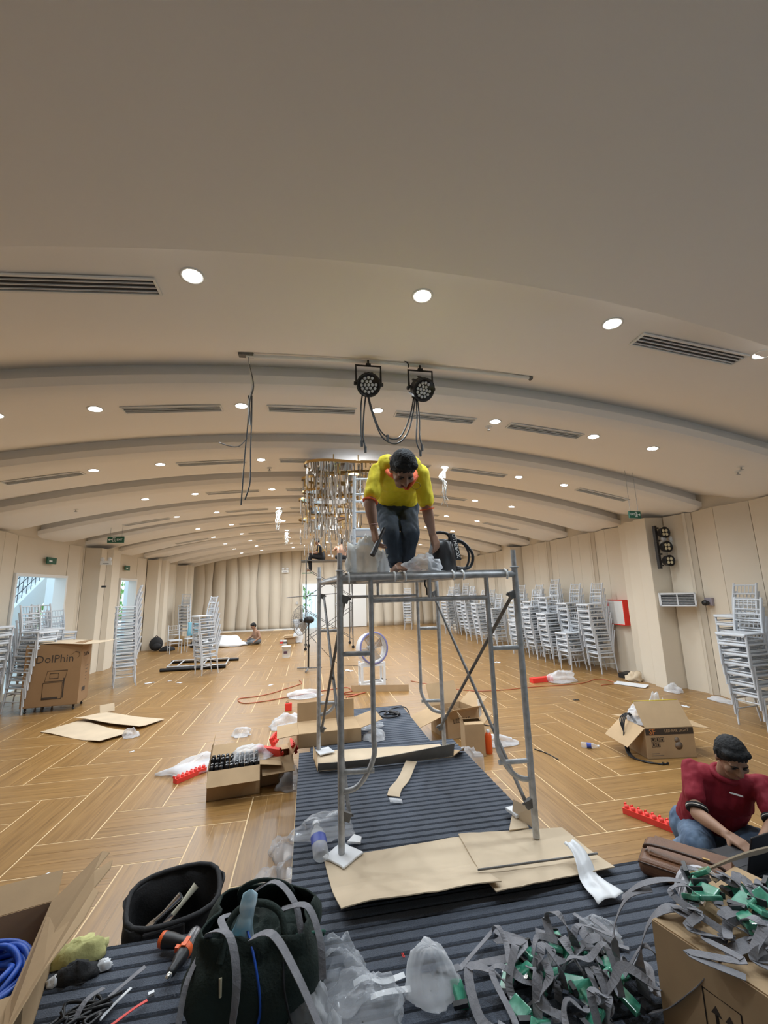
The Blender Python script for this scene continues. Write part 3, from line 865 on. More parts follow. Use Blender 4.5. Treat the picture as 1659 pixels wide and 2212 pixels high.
for i, (x, y, lab) in enumerate(((2.36, 4.93, 'ceiling sprinkler below the second row of downlights'), (6.1, 4.80, 'ceiling sprinkler near the right wall'), (5.98, 4.65, 'white detector near the right wall'), (-4.5, 8.9, 'ceiling sprinkler near the left wall'), (-.7, 7.3, 'small white detector on the ceiling left of the chandelier'))):
    t = thing('sprinkler' if 'sprinkler' in lab else 'smoke_detector', lab, 'sprinkler' if 'sprinkler' in lab else 'detector', (x, y, arch(x) + .012))
    a = MB(); a.lathe([(.045, .0), (.045, -.012), (.03, -.02), (.012, -.022)], n=14); a.build('base_plate', M['white_dull'], t)
    a = MB(); a.lathe([(.010, -.02), (.010, -.05), (.028, -.055), (.028, -.06), (.001, -.062)], n=10); a.build('head', M['steel'], t)

# ---------------------------------------------------------------- chandelier of mirrored clouds hung with crystals
def chandelier():
    t = thing('chandelier', 'long crystal chandelier of wavy mirrored plates with brass edges', 'chandelier', (.02, 0, .20))
    film_c = M['crystal'] = mat('smoky_crystal', (.42, .38, .33), .08, metal=.5, spec=.9, alpha=.85)
    tr = M['crystal_clear'] = mat('clear_crystal', (.78, .77, .75), .05, metal=.6, alpha=.8)
    drops = []
    for L, m_ in ((.26, film_c), (.34, tr), (.22, film_c), (.30, tr), (.16, M['gold'])):
        q = MB(); q.lathe([(.001, 0), (.010, -.01), (.013, -L * .8), (.016, -L * .86), (.001, -L)], n=6, smooth=False); drops.append(q.mesh('crystal_drop', m_))
    plates = [(.56, 6.60, 3.80, .62, .40, .3), (.42, 7.35, 3.78, .50, .36, 1.3), (.50, 8.15, 3.76, .62, .40, 2.2), (.38, 9.1, 3.76, .55, .45, .9), (.45, 10.2, 3.74, .66, .5, 3.0), (.40, 11.5, 3.74, .62, .5, 1.7)]
    tot = 0
    for i, (x, y, z, rx, ry, ph) in enumerate(plates):
        P = []
        for k in range(48):
            a = 2 * math.pi * k / 48; w = 1 + .20 * math.cos(2 * a + ph) + .13 * math.cos(3 * a + 2 * ph)
            P.append((x + rx * w * math.cos(a), y + ry * w * math.sin(a)))
        m_ = MB(); m_.prism([(x + (px - x) * .98, y + (py - y) * .98) for px, py in P], z, z + .008); m_.build('mirror_plate', M['mirror'], t)
        e = MB(); n = len(P)
        vs = [(px, py, z - .02) for px, py in P] + [(px, py, z + .022) for px, py in P]
        e.add(vs, [(k, (k + 1) % n, n + (k + 1) % n, n + k) for k in range(n)], 0, True)
        vs2 = [(x + (px - x) * .982, y + (py - y) * .982, zz) for px, py, zz in vs]
        e.add(vs2, [(n + k, n + (k + 1) % n, (k + 1) % n, k) for k in range(n)], 0, True)
        e.build('brass_band', M['gold'], t)
        for dx in (-.25, .25):
            zc = arch(x + dx * rx) + .0
            r = MB(); r.tube([(x + dx * 1.3 * rx, y - .1, z), (x + dx * 1.3 * rx, y - .1, zc - .17)], .008, 6); r.build('hanging_rod', M['gold'], t)
            if i == 0:
                r = MB(); r.lathe([(.055, -.02), (.06, .0), (.055, .02)], (x + dx * 1.3 * rx, y - .1, arch(x) - .05), 16); r.build('ceiling_cap', M['gold'], t)
        cnt = (56, 50, 50, 48, 48, 46)[i]
        for k in range(cnt):
            a = rnd.uniform(0, 6.283); w = (1 + .20 * math.cos(2 * a + ph) + .13 * math.cos(3 * a + 2 * ph)) * (rnd.uniform(.93, .97) if k % 2 else math.sqrt(rnd.uniform(.05, .9)))
            px, py = x + rx * w * math.cos(a), y + ry * w * math.sin(a)
            tier = rnd.choice((0, .0, .24, .48, .70)) if i else rnd.choice((0, 0, .22))
            link('crystal_drop', rnd.choice(drops), t, (px, py, z - .01 - tier)).scale = (1.1, 1.1, rnd.uniform(.8, 1.25))
        if i in (1, 2, 4):
            m_ = MB(); m_.prism([(x + (px - x) * .62, y + (py - y) * .62) for px, py in P], z - .42, z - .412); m_.build('mirror_plate', M['mirror'], t)
chandelier()

# ---------------------------------------------------------------- signs and boxes on the walls
def exit_sign(loc, rot, w, h, lab, hang=.16, text=True):
    t = thing('exit_sign', lab, 'exit sign', loc, 0, None, rot)
    a = MB(); a.box((0, 0, 0), (w, .03, h)); bevel(a.build('panel', M['green'], t), .004)
    p = MB(); y = -.0165
    # arrow, door and running figure
    p.box((w * .30, y, 0), (w * .20, .002, h * .10)); p.add([(w * .44, y, 0), (w * .36, y, h * .20), (w * .36, y, -h * .20)], [(0, 1, 2)])
    for dx in (-.085, .085): p.box((w * .08 + dx * w, y, 0), (w * .018, .002, h * .72))
    p.box((w * .08, y, h * .35), (w * .17, .002, h * .05))
    p.ball((w * .085, y, h * .22), h * .06, 8, sc=(1, .1, 1)); p.box((w * .08, y, h * .02), (w * .03, .002, h * .26), (0, R(15), 0)); p.box((w * .10, y, -h * .22), (w * .02, .002, h * .26), (0, R(-25), 0)); p.box((w * .055, y, -h * .2), (w * .02, .002, h * .26), (0, R(30), 0))
    p.build('pictogram', M['white_print'], t)
    if text: lettering('EXIT', h * .42, M['white_print'], t, (-w * .24, y, 0), (R(90), 0, 0))
    if hang:
        for s in (-1, 1):
            q = MB(); q.tube([(s * w * .35, 0, h / 2), (s * w * .35, 0, h / 2 + hang)], .004, 5); q.build('rod', M['steel'], t)
    return t
exit_sign((5.42, 6.05, 3.12), (0, 0, R(10)), .26, .12, 'green hanging exit sign with a white arrow near the right wall', .72)
s = exit_sign((-4.62, 11.0, 3.335), (0, 0, R(-4)), .38, .15, 'green hanging exit sign with a white arrow near the left wall', .26)
for ch in s.children:
    if ch.name.startswith('pictogram') or ch.name.startswith('lettering'): ch.scale.x *= -1 if ch.name.startswith('pictogram') else 1
for ch in s.children:
    if ch.name.startswith('lettering'): ch.location.x *= -1
def door_sign(loc, lab):
    t = thing('exit_sign', lab, 'exit sign', loc, 0, None, (0, 0, R(90)))
    a = MB(); a.box((0, 0, 0), (.36, .03, .15)); bevel(a.build('panel', M['green'], t), .004)
    p = MB(); p.box((-.05, -.0165, -.01), (.12, .002, .03)); p.build('pictogram', M['white_print'], t)
door_sign((-5.92, 10.93, 2.84), 'small green exit sign on the wall over the left doorway')
door_sign((-5.92, 15.1, 2.89), 'small green exit sign on the wall over the second doorway')
def emergency(loc, rz, lab, s=1.0):
    t = thing('emergency_light', lab, 'emergency light', loc, rz)
    a = MB(); a.box((0, -.03 * s, 0), (.27 * s, .06 * s, .11 * s)); bevel(a.build('case', M['white_dull'], t), .006)
    for q in (-1, 1):
        a = MB(); a.lathe([(.03 * s, .03 * s), (.052 * s, -.01), (.05 * s, -.03 * s), (.001, -.034 * s)], (q * .085 * s, -.04 * s, .10 * s), 14, rot=(R(-90), 0, 0)); a.build('lamp_head', M['white'], t)
    a = MB(); a.box((.0, -.0615 * s, -.02), (.14 * s, .002, .03 * s)); a.build('sticker', M['steel'], t)
emergency((6.95, 7.07, 2.72), 0, 'white twin-head emergency light beside the black lamp bar')
emergency((-5.42, 12.47, 2.88), R(10), 'white emergency light on the left pier')
emergency((-1.26, YE - .035, 3.05), 0, 'white twin-head emergency light on the far wall', 1.3)

def light_bar():
    t = thing('stage_light_bar', 'black vertical bar of three round four-lens lamps on the right pier', 'stage light', (6.78, 7.06, 2.66))
    a = MB(); a.box((-.07, -.02, -.0), (.05, .06, .84)); 
    for z in (-.36, -.14, .12, .37): a.box((-.06, -.04, z), (.09, .05, .03))
    a.build('bar', M['black'], t)
    warm = M['amber_lens'] = mat('amber_lens', (.78, .70, .48), .2, spec=.7)
    for k, z in enumerate((.28, .0, -.27)):
        b = MB(); b.lathe([(.06, .10), (.095, .05), (.105, -.03), (.112, -.045), (.098, -.05), (.09, -.03), (.001, -.03)], (.075 + .008 * k, -.07, z), 22, rot=(R(-90), 0, 0))
        hd = b.build('lamp_head', M['black'], t)
        for dx in (-.036, .036):
            for dz in (-.036, .036):
                q = MB(); q.ball((.075 + .008 * k + dx, -.105, z + dz), .032, 12, sc=(1, .4, 1)); q.build('lens', warm, hd)
light_bar()
def wall_grille():
    t = thing('air_grille', 'white framed louvred air box on the right pier', 'air vent', (6.80, 6.86, 1.66), R(-42))
    a = MB(); a.box((0, 0, 0), (.56, .34, .24)); a.build('case', M['white_dull'], t)
    d = MB(); d.box((0, -.172, 0), (.50, .006, .18)); d.build('backing', M['dark'], t)
    f = MB()
    for sx in (-1, 1): f.box((sx * .265, -.18, 0), (.03, .03, .24)); f.box((0, -.18, sx * .107), (.56, .03, .026))
    f.box((0, -.18, 0), (.02, .02, .19)); f.build('frame', M['white'], t)
    for k in range(6):
        q = MB(); q.box((0, -.178, -.075 + .03 * k), (.49, .022, .004), (R(30), 0, 0)); q.build('slat', M['steel'], t)
    t = thing('junction_box', 'small grey box with a black knob on the wall right of the air box', 'lamp', (7.06, 6.45, 1.62))  # grey-violet box with a black knob, added at a purplish wall patch
    a = MB(); a.box((.0, 0, 0), (.05, .14, .14)); a.build('base_plate', mat('grey_violet_metal', (.33, .29, .33), .5), t)
    a = MB(); a.lathe([(.03, 0), (.05, .05), (.045, .09), (.001, .092)], (-.03, 0, -.02), 12, rot=(0, R(-90), 0)); a.build('lamp_head', M['black'], t)  # black knob of the box, not a lamp
wall_grille()
def hose_box():
    t = thing('fire_hose_cabinet', 'white wall box with a red frame beside the stacked chairs', 'cabinet', (7.02, 8.68, 1.33))
    a = MB(); a.box((.03, 0, 0), (.18, .50, .56)); a.build('body', M['red'], t)
    a = MB(); a.box((-.065, 0, 0), (.02, .465, .525)); a.build('door', M['white_dull'], t)
    a = MB()
    for s in (-1, 1): a.box((-.07, s * .242, 0), (.03, .018, .56)); a.box((-.07, 0, s * .272), (.03, .50, .018))
    a.build('frame', M['red'], t)
hose_box()
for i, (x, z, lab) in enumerate(((-.62, 1.36, 'small switch plate on the far wall left of the doorway'), (1.48, 1.22, 'small socket plate on the far wall right of the doorway'), (1.82, 1.24, 'small dark switch on the far wall'))):
    t = thing('wall_switch', lab, 'switch', (x, YE - .10, z))
    a = MB(); a.box((0, 0, 0), (.13, .02, .13)); a.build('plate', M['steel'] if i < 2 else M['black'], t)
    a = MB(); a.box((0, -.012, 0), (.05, .01, .06)); a.build('rocker', M['white_dull'], t)
t = thing('wall_bracket', 'small dark bracket on the left pier', 'bracket', (-5.44, 12.50, 2.25))
a = MB(); a.box((0, 0, 0), (.10, .06, .05)); a.build('plate', M['black'], t)

# ---------------------------------------------------------------- fans
def pedestal_fan():
    t = thing('pedestal_fan', 'large wire-caged pedestal fan standing by the far scaffold', 'fan', (0, 11.3, 0))
    a = MB()
    for k in range(3):
        an = R(20 + 120 * k); a.tube([(0, 0, .06), (.36 * math.cos(an), .36 * math.sin(an), .03)], .022, 7, flat=.7)
    a.build('base', M['steel_dark'], t)
    a = MB(); a.tube([(0, 0, .05), (0, 0, .60)], .022, 10); a.tube([(0, 0, .55), (0, 0, 1.16)], .016, 10); a.lathe([(.03, .56), (.034, .6), (.03, .64)], n=12); a.build('pole', M['black'], t)
    # cage facing left and a little to the camera
    Rm = Euler((0, 0, R(-28))).to_matrix() @ Euler((0, R(-90), 0)).to_matrix()
    c = Vector((-.20, -.06, 1.25))
    a = MB(); a.lathe([(.001, .16), (.07, .16), (.085, .10), (.085, -.02), (.05, -.08), (.001, -.08)], Vector((.05, 0, 1.25)), 14, rot=Rm); a.box((0, 0, 1.18), (.05, .05, .1)); a.build('motor', M['black'], t)
    g = MB()
    for k in range(40):
        an = 2 * math.pi * k / 40
        g.tube([c + Rm @ Vector((math.cos(an) * r_, math.sin(an) * r_, h)) for r_, h in ((.06, .13), (.30, .10), (.375, .0), (.30, -.10), (.09, -.12))], .0022, 4)
    for r_, h in ((.375, 0), (.30, .10), (.18, .12), (.30, -.10), (.09, .13)):
        g.tube([c + Rm @ Vector((math.cos(2 * math.pi * k / 36) * r_, math.sin(2 * math.pi * k / 36) * r_, h)) for k in range(36)], .006 if h == 0 else .003, 5, closed=True)
    g.build('cage', M['steel_dark'], t)
    for k in range(3):
        an = R(120 * k + 15)
        def bl(u, v, an=an):
            r_ = .06 + .27 * u; w = (v - .5) * (.12 + .14 * u)
            return c + Rm @ Vector((math.cos(an) * r_ - math.sin(an) * w, math.sin(an) * r_ + math.cos(an) * w, w * .35))
        b = MB(); b.grid(bl, 6, 4, 0, True, .003); b.build('blade', M['steel'], t)
    a = MB(); a.lathe([(.001, .05), (.04, .04), (.045, -.03), (.001, -.04)], c, 12, rot=Rm); a.build('hub', M['black'], t)
    cable([(0, .02, .9), (.35, .1, .5), (.8, .2, .08), (1.5, .1, .012)], .006, M['black'], t, 'cord')
pedestal_fan()
def drum_fan():
    t = thing('drum_fan', 'round blue-rimmed drum fan on a white steel stand', 'fan', (1.33, 9.2, 0), R(6))
    W = M['white_dull']
    M['blue_rim'] = mat('blue_violet_enamel', (.20, .20, .42), .4)
    for sx in (-1, 1):
        for sy in (-1, 1):
            a = MB(); a.box((sx * .24, sy * .13, .24), (.045, .045, .48)); a.build('leg', M['white'], t)
    a = MB()
    for z in (.04, .42):
        for sy in (-1, 1): a.box((0, sy * .13, z), (.44, .045, .045))
        for sx in (-1, 1): a.box((sx * .24, 0, z), (.045, .22, .045))
    a.build('rail', M['white'], t)
    Rm = Euler((R(84), 0, R(12))).to_matrix(); c = Vector((.0, 0, .755))
    a = MB(); a.lathe([(.305, .14), (.318, .14), (.318, -.10), (.305, -.10), (.305, .14)], c, 40, rot=Rm); a.build('drum', M['white'], t)
    a = MB(); a.lathe([(.300, .145), (.328, .15), (.335, .135), (.322, .12), (.300, .13), (.300, .145)], c, 40, rot=Rm); a.build('rim', M['blue_rim'], t)
    g = MB()
    for r_ in (.06, .12, .18, .24, .29): g.tube([c + Rm @ Vector((math.cos(2 * math.pi * k / 32) * r_, math.sin(2 * math.pi * k / 32) * r_, .135)) for k in range(32)], .0025, 4, closed=True)
    for k in range(4): an = k * math.pi / 4; g.tube([c + Rm @ Vector((math.cos(an) * .3, math.sin(an) * .3, .135)), c - Rm @ Vector((math.cos(an) * .3, math.sin(an) * .3, -.135))], .004, 5)
    g.build('guard', M['steel'], t)
    a = MB(); a.lathe([(.001, .06), (.07, .05), (.08, -.06), (.001, -.07)], c, 16, rot=Rm); a.build('motor', M['steel'], t)
    for k in range(4):
        an = k * math.pi / 2 + .4
        def bl(u, v, an=an):
            r_ = .07 + .21 * u; w = (v - .5) * (.12 + .08 * u)
            return c + Rm @ Vector((math.cos(an) * r_ - math.sin(an) * w, math.sin(an) * r_ + math.cos(an) * w, w * .4))
        b = MB(); b.grid(bl, 5, 3, 0, True, .003); b.build('blade', mat('fan_blade_tan', (.55, .42, .30), .5) if k == 0 else bpy.data.materials['fan_blade_tan'], t)
    cable([(.24, .1, .10), (.36, .15, .05), (.34, .4, .01), (.15, .45, .01)], .007, M['black'], t, 'cord')
drum_fan()
# ---------------------------------------------------------------- cartons and sheets of cardboard
def carton(name, label, loc, rz, dims, flaps=(None, None, None, None), m=None, cat='box', fl=None, inside=True, base_z=0.0, group=None):
    """flaps: opening angle at back(+y), front(-y), left(-x), right(+x); 0 upright, 90 flat out, 180 hanging; None: shut"""
    m = m or M['card']; w, d, h = dims; th = .006
    t = thing(name, label, cat, loc, rz, group)
    b = MB()
    b.box((0, 0, base_z + .004), (w, d, .008))
    for s in (-1, 1):
        b.box((0, s * (d / 2 - th / 2), base_z + h / 2), (w, th, h)); b.box((s * (w / 2 - th / 2), 0, base_z + h / 2), (th, d - 2 * th, h))
    b.build('body', m, t)
    fl = fl or (d * .48, d * .48, w * .35, w * .35)
    for k, a in enumerate(flaps):
        L = fl[k]
        q = MB()
        if k < 2:
            wd = w - .01; s = 1 if k == 0 else -1
            q.box((0, s * .001, L / 2 + .001), (wd, .005, L))
            o = q.build('flap', m, t, (0, s * (d / 2 - .003), base_z + h), (R(-a * s) if a is not None else R(89.5 * s), 0, 0))
        else:
            wd = d - .012; s = -1 if k == 2 else 1
            q.box((s * .001, 0, L / 2 + .001), (.005, wd, L))
            o = q.build('flap', m, t, (s * (w / 2 - .003), 0, base_z + h - (.0 if a is not None else .007)), (0, R(a * s) if a is not None else R(-89.5 * s), 0))
    return t
def sheet(name, label, poly_fn, nu, nv, th=.005, m=None, cat='cardboard'):
    b = MB(); b.grid(poly_fn, nu, nv, 0, False, th)
    o = b.build(name, m or M['card_light']); tag(o, label, cat)
    return o
def bil(A, B, C_, D):
    A, B, C_, D = map(Vector, (A, B, C_, D))
    return lambda u, v: (A * (1 - u) + B * u) * (1 - v) + (D * (1 - u) + C_ * u) * v

# big sheet under the near scaffold feet: two overlapping pieces, front edge lifted off the carpet
def s1(u, v):
    p = bil((.165, 2.335, 0), (1.0, 2.335, 0), (.99, 2.90, 0), (.10, 2.86, 0))(u, v)
    lift = max(0, 1 - v / .55) ** 1.5 * (.090 - .03 * abs(u - .5))
    wob = .006 * mnoise.noise(Vector((u * 5, v * 3, 1.7)))
    p.y += .012 * math.sin(u * 9) * (1 - v); p.z = HP + .006 + lift + abs(wob)
    return p
sheet('cardboard_sheet', 'large flat cardboard sheet under the front left scaffold foot', s1, 26, 14)
def s2(u, v):
    p = bil((.955, 2.31, 0), (1.70, 2.385, 0), (1.66, 2.83, 0), (.97, 2.915, 0))(u, v)
    lift = max(0, 1 - v / .5) ** 1.5 * (.045 * (1 - .6 * u))
    p.z = HP + .015 + lift + abs(.005 * mnoise.noise(Vector((u * 5, v * 3, 9.1))))
    return p
sheet('cardboard_sheet', 'second cardboard sheet under the front right scaffold foot', s2, 20, 12)
b = MB(); b.prism([(1.30, 2.86), (1.40, 3.02), (1.47, 3.0), (1.44, 2.86)], HP + .02, HP + .026); b.add([(1.40, 3.02, HP + .02), (1.47, 2.86, HP + .02), (1.47, 2.87, HP + .13), (1.425, 3.03, HP + .12)], [(0, 1, 2, 3)])
tag(b.build('cardboard_scrap', M['card_light']), 'torn cardboard scrap standing by the front right scaffold foot', 'cardboard')
# tray-shaped sheet under the rear feet
def tray():
    t = thing('cardboard_tray', 'long cardboard tray with turned-up edges under the rear scaffold feet', 'cardboard', (0, 0, 0))
    a = MB(); a.grid(lambda u, v: bil((.10, 4.12, HP + .008), (1.36, 4.14, HP + .008), (1.34, 4.48, HP + .008), (.06, 4.60, HP + .008))(u, v), 12, 4, 0, False, .005); a.build('base', M['card_light'], t)
    a = MB(); a.grid(lambda u, v: Vector((.09 + 1.28 * u, 4.12 + .02 * u - .055 * v - .02 * math.sin(u * 3.1), HP + .01 + (.105 - .03 * math.sin(3 * u + 1)) * v)), 18, 3, 0, False, .005); a.build('front_edge', M['steel_dark'] if False else mat('grey_taped_cardboard', (.30, .27, .23), .6, var=.25), t)
    a = MB(); a.grid(lambda u, v: Vector((.09 - .035 * v, 4.10 + .48 * u, HP + .01 + .11 * v * (1 - .5 * u))), 8, 2, 0, False, .005); a.build('side_edge', M['card'], t)
    a = MB(); a.grid(lambda u, v: Vector((1.36 + .10 * v + .05 * u, 4.12 + .16 * u - .05 * v, HP + .01 + .09 * v * (1 - u))), 6, 3, 0, False, .005); a.build('side_edge', M['card'], t)
tray()
def strip_fn(u, v):
    c = curve_pts([(.93, 4.02, HP + .05), (.90, 3.98, HP + .03), (.80, 3.78, HP + .012), (.70, 3.62, HP + .016), (.66, 3.52, HP + .008)], 8); i = int(round(u * (len(c) - 1)))
    return c[i] + Vector((.86, -.45, 0)) * (v - .5) * .105
sheet('cardboard_strip', 'curved narrow cardboard strip lying on the runway', strip_fn, 32, 2)
b = MB(); b.grid(lambda u, v: (.615 + .09 * v, 3.50 - .075 * u - .04 * v, HP + .01 + .012 * math.sin(u * 3)), 4, 3, 0, True, .001); tag(b.build('tape_scrap', M['film_milky']), 'piece of clear tape at the end of the cardboard strip', 'tape')
# white foam pads under and by the feet
def pad(c, s, rz, lab, h=.022, grp=None):
    t = thing('foam_pad', lab, 'foam pad', c, rz)
    n = 5; P = []
    for k in range(4):
        a = Vector(((-1, -1), (1, -1), (1, 1), (-1, 1))[k]) * s / 2; b_ = Vector(((1, -1), (1, 1), (-1, 1), (-1, -1))[k]) * s / 2
        for j in range(n): q = a.lerp(b_, j / n); P.append((q.x + rnd.uniform(-.004, .004), q.y + rnd.uniform(-.004, .004)))
    q = MB(); q.prism(P, 0, h); bevel(q.build('pad', M['white'], t), .003, 1)
pad((.215, 2.862, HP + .009), .175, R(42), 'white foam pad under the front left scaffold foot', .0125)
q = MB(); q.prism([(.25, 2.96), (.30, 3.03), (.345, 2.99), (.33, 2.93)], HP + .022, HP + .034); tag(q.build('foam_scrap', M['white']), 'torn white foam piece behind the front left pad', 'foam')
pad((1.455, 3.035, HP + .03), .12, R(10), 'white foam pad beside the front right scaffold foot', .022)
pad((.165, 4.53, HP + .02), .15, R(20), 'white foam pad at the rear left scaffold foot', .012)
b = MB(); b.tube([(.935, 2.50, HP + .05), (1.66, 2.475, HP + .055)], .0065, 6); tag(b.build('metal_rod', M['steel_dark']), 'thin dark rod lying across the cardboard sheet', 'rod')
def rag(u, v):
    p = bil((1.47, 2.50, 0), (1.545, 2.52, 0), (1.60, 2.20, 0), (1.43, 2.17, 0))(u, v)
    p.z = HP + .028 + .085 * max(0, 1 - v / .45) ** .5 + .014 * abs(mnoise.noise(Vector((u * 3, v * 4, 3)))) + .006 * math.sin(u * 9 + v * 5)
    p.x += .02 * math.sin(v * 7) * (1 - v)
    return p
b = MB(); b.grid(rag, 12, 18, 0, True, .002); tag(b.build('white_cloth', M['white']), 'crumpled white cloth hanging off the cardboard edge', 'cloth')

# carton with black tubes, left of the runway
t0 = carton('cardboard_box', 'open carton full of black tubes with white dots', (-.745, 4.93, 0), R(7), (.50, .36, .27), (60, 128, -8, 100), M['card'], fl=(.16, .16, .24, .22))
tb = thing('black_tube', 'black tube with white dots packed in the open carton', 'tube', (0, 0, 0), group='black tubes packed in the open carton')
a = MB(); a.lathe([(.001, .30), (.016, .297), (.019, .28), (.019, 0), (.001, 0)], n=10); a.build('tube', M['black'], tb)
for dx, dz in ((.004, .296), (-.010, .292)):
    a = MB(); a.ball((dx, -.012, dz), .0055, 6); a.build('white_dot', M['white'], tb)
first = True
for i in range(10):
    for j in range(4):
        p = Matrix.Rotation(R(7), 3, 'Z') @ Vector((-.22 + .048 * i, -.14 + .075 * j, 0)); loc = (p.x - .745, p.y + 4.93, .0085 - .03 + .0255 + (0.0 if j < 2 else .02))
        lab = 'black white-dotted tube in the open carton, %s row, %s' % (('front', 'second', 'third', 'back')[j], ('leftmost', 'second from left', 'third from left', 'fourth from left', 'fifth from left', 'fifth from right', 'fourth from right', 'third from right', 'second from right', 'rightmost')[i])
        if first: tb.location = loc; tb['label'] = lab; first = False
        else: dup(tb, loc, (R(rnd.uniform(-2, 2)), 0, R(rnd.uniform(-40, 40))), lab)
# carton with red foam beside it, and the big one on the runway edge
carton('cardboard_box', 'opened carton with red foam inserts, left of the runway', (-.36, 5.13, 0), R(12), (.34, .34, .26), (None, 118, 100, 30), M['card'], fl=(.15, .20, .20, .16))
def comb(loc, rot, L, lab, w=.07, h=.045):
    t = thing('foam_insert', lab, 'foam insert', loc, 0, 'red foam packing inserts', rot)
    a = MB(); a.box((0, 0, h / 2), (L, w, h)); a.build('bar', M['foam_red'], t)
    n = int(L / .05)
    for k in range(n):
        q = MB(); q.lathe([(.017, 0), (.020, .022), (.001, .024)], (-L / 2 + (k + .5) * L / n, -.012, h), 10); q.build('knob', M['foam_red'], t)
    for k in range(n + 1):
        q = MB(); q.box((-L / 2 + k * L / n, w * .32, h + .012), (.012, w * .36, .024)); q.build('rib', M['foam_red'], t)
comb((-1.28, 5.36, .002), (0, 0, R(48)), .36, 'red foam strip left of the black tube carton')
comb((2.86, 3.46, .002), (0, 0, R(-64)), .44, 'red foam strip on the floor beside the kneeling man')
comb((-.42, 5.05, .29), (R(-70), 0, R(-32)), .30, 'red foam strip leaning out of the carton', .09, .03)
comb((-.17, 5.20, .275), (R(60), 0, R(95)), .26, 'red ribbed foam strip standing in the carton', .10, .03)
comb((-.40, 5.38, .30), (R(70), 0, R(80)), .22, 'red foam corner behind the carton flap', .10, .03)
carton('cardboard_box', 'wide carton with its lid flaps open, on the runway edge', (.22, 4.96, HP), R(4), (.66, .42, .135), (5, None, 95, 75), M['card'], fl=(.20, .42, .22, .25))
carton('cardboard_box', 'tall-flapped open carton right of the runway', (2.02, 5.98, 0), R(14), (.50, .44, .33), (25, 62, 105, 55), M['card'], fl=(.30, .17, .46, .22))
for k in range(3):
    p = Matrix.Rotation(R(14), 3, 'Z') @ Vector((-.10 + .12 * k, 0, 0))
    b = MB(); b.box((0, 0, .14), (.004, .40, .26)); tag(b.build('divider', M['card'], None, (2.02 + p.x, 5.98 + p.y, .012), (0, 0, R(14))), 'cardboard divider standing in the tall-flapped carton, ' + ('left', 'middle', 'right')[k] + ' one', 'divider')
tx = carton('cardboard_box', 'narrow upright open carton by the runway corner', (1.985, 5.22, 0), R(-6), (.24, .22, .36), (-70, None, 20, 45), M['card'], fl=(.10, .10, .10, .16))
lettering('LED PAR', .075, M['ink'], [o for o in bpy.data.objects if o.get('label', '').startswith('tall-flapped')][0], (-.02, -.2225, .22), (R(90), 0, 0))
t = thing('red_bottle', 'orange-red bottle standing by the narrow carton', 'bottle', (2.17, 5.18, 0))
a = MB(); a.lathe([(.038, 0), (.042, .02), (.042, .20), (.030, .23), (.018, .24)], n=16); a.build('body', mat('orange_red_plastic', (.80, .12, .02), .35), t)
a = MB(); a.lathe([(.02, .238), (.021, .265), (.001, .267)], n=12); a.build('cap', M['white'], t)
t = thing('steel_stand', 'white upright steel post behind the narrow carton', 'stand', (2.30, 5.72, 0))
a = MB(); a.box((0, 0, .24), (.035, .03, .47)); a.build('post', M['white_dull'], t); a = MB(); a.box((.05, 0, .01), (.25, .05, .02)); a.build('foot', M['white_dull'], t)
# low strip and far boxes
def lowwall():
    t = thing('cardboard_strip', 'low folded cardboard strip in front of the drum fan', 'cardboard', (1.40, 8.60, 0), R(-13))
    a = MB(); a.box((0, 0, .06), (1.14, .005, .12)); a.build('upright_face', M['card'], t); a = MB(); a.box((0, .09, .006), (1.14, .18, .005)); a.build('base', M['card'], t)
lowwall()

# moving-light carton at the right
c = carton('cardboard_box', 'printed lamp carton with raised flaps and cables at right', (4.15, 4.76, 0), R(-7.7), (.575, .47, .33), (100, -35, 130, 98), M['card'], fl=(.22, .30, .30, .22))
for k, (x0, x1, z0, z1) in enumerate(((-.285, .285, .255, .325),)):
    a = MB(); a.box(((x0 + x1) / 2, -.2358, (z0 + z1) / 2), (x1 - x0, .001, z1 - z0)); a.build('print_band', M['ink'], c)
lettering('SF', .085, M['ink_orange'], c, (-.205, -.2372, .29), (R(90), 0, 0))
lettering('LED PAR LIGHT', .042, M['card'], c, (.085, -.2372, .295), (R(90), 0, 0))
def icons(parent, y, x0, z0, s, n):
    a = MB()
    for k in range(n):
        x = x0 + (k % 3) * s * 1.25; z = z0 - (k // 3) * s * 1.3
        for dx, dz, w, h in ((-.5, 0, .12, 1), (.5, 0, .12, 1), (0, .5, 1.1, .12), (0, -.5, 1.1, .12), (0, 0, .5, .5), (0, .1, .18, .8)):
            a.box((x + dx * s, y, z + dz * s), (w * s, .001, h * s))
    a.build('print_icon', M['ink'], parent)
icons(c, -.2360, -.205, .205, .042, 5)
a = MB(); a.lathe([(.04, 0), (.045, .001), (.001, .0012)], (.09, -.2358, .135), 18, rot=(R(90), 0, 0)); a.lathe([(.028, 0), (.03, .001), (.001, .0012)], (.075, -.2358, .195), 16, rot=(R(90), 0, 0)); a.box((.085, -.236, .165), (.05, .001, .05)); a.build('print_lamp', mat('faded_ink', (.22, .17, .13), .9), c)
a = MB()
for k, w in enumerate((.09, .14)): a.box((-.24 + w / 2, -.236, .06 - .02 * k), (w, .001, .006))
a.build('print_lines', bpy.data.materials['faded_ink'], c)
b = MB(); b.box((0, 0, 0), (.56, .004, .022)); 
o = b.build('tape', mat('yellow_tape', (.80, .66, .06), .5), c, (0, -.05, .575), (R(30), 0, 0))
t = thing('power_cable', 'black cable hanging over the left flap of the printed lamp carton', 'cable', (0, 0, 0))
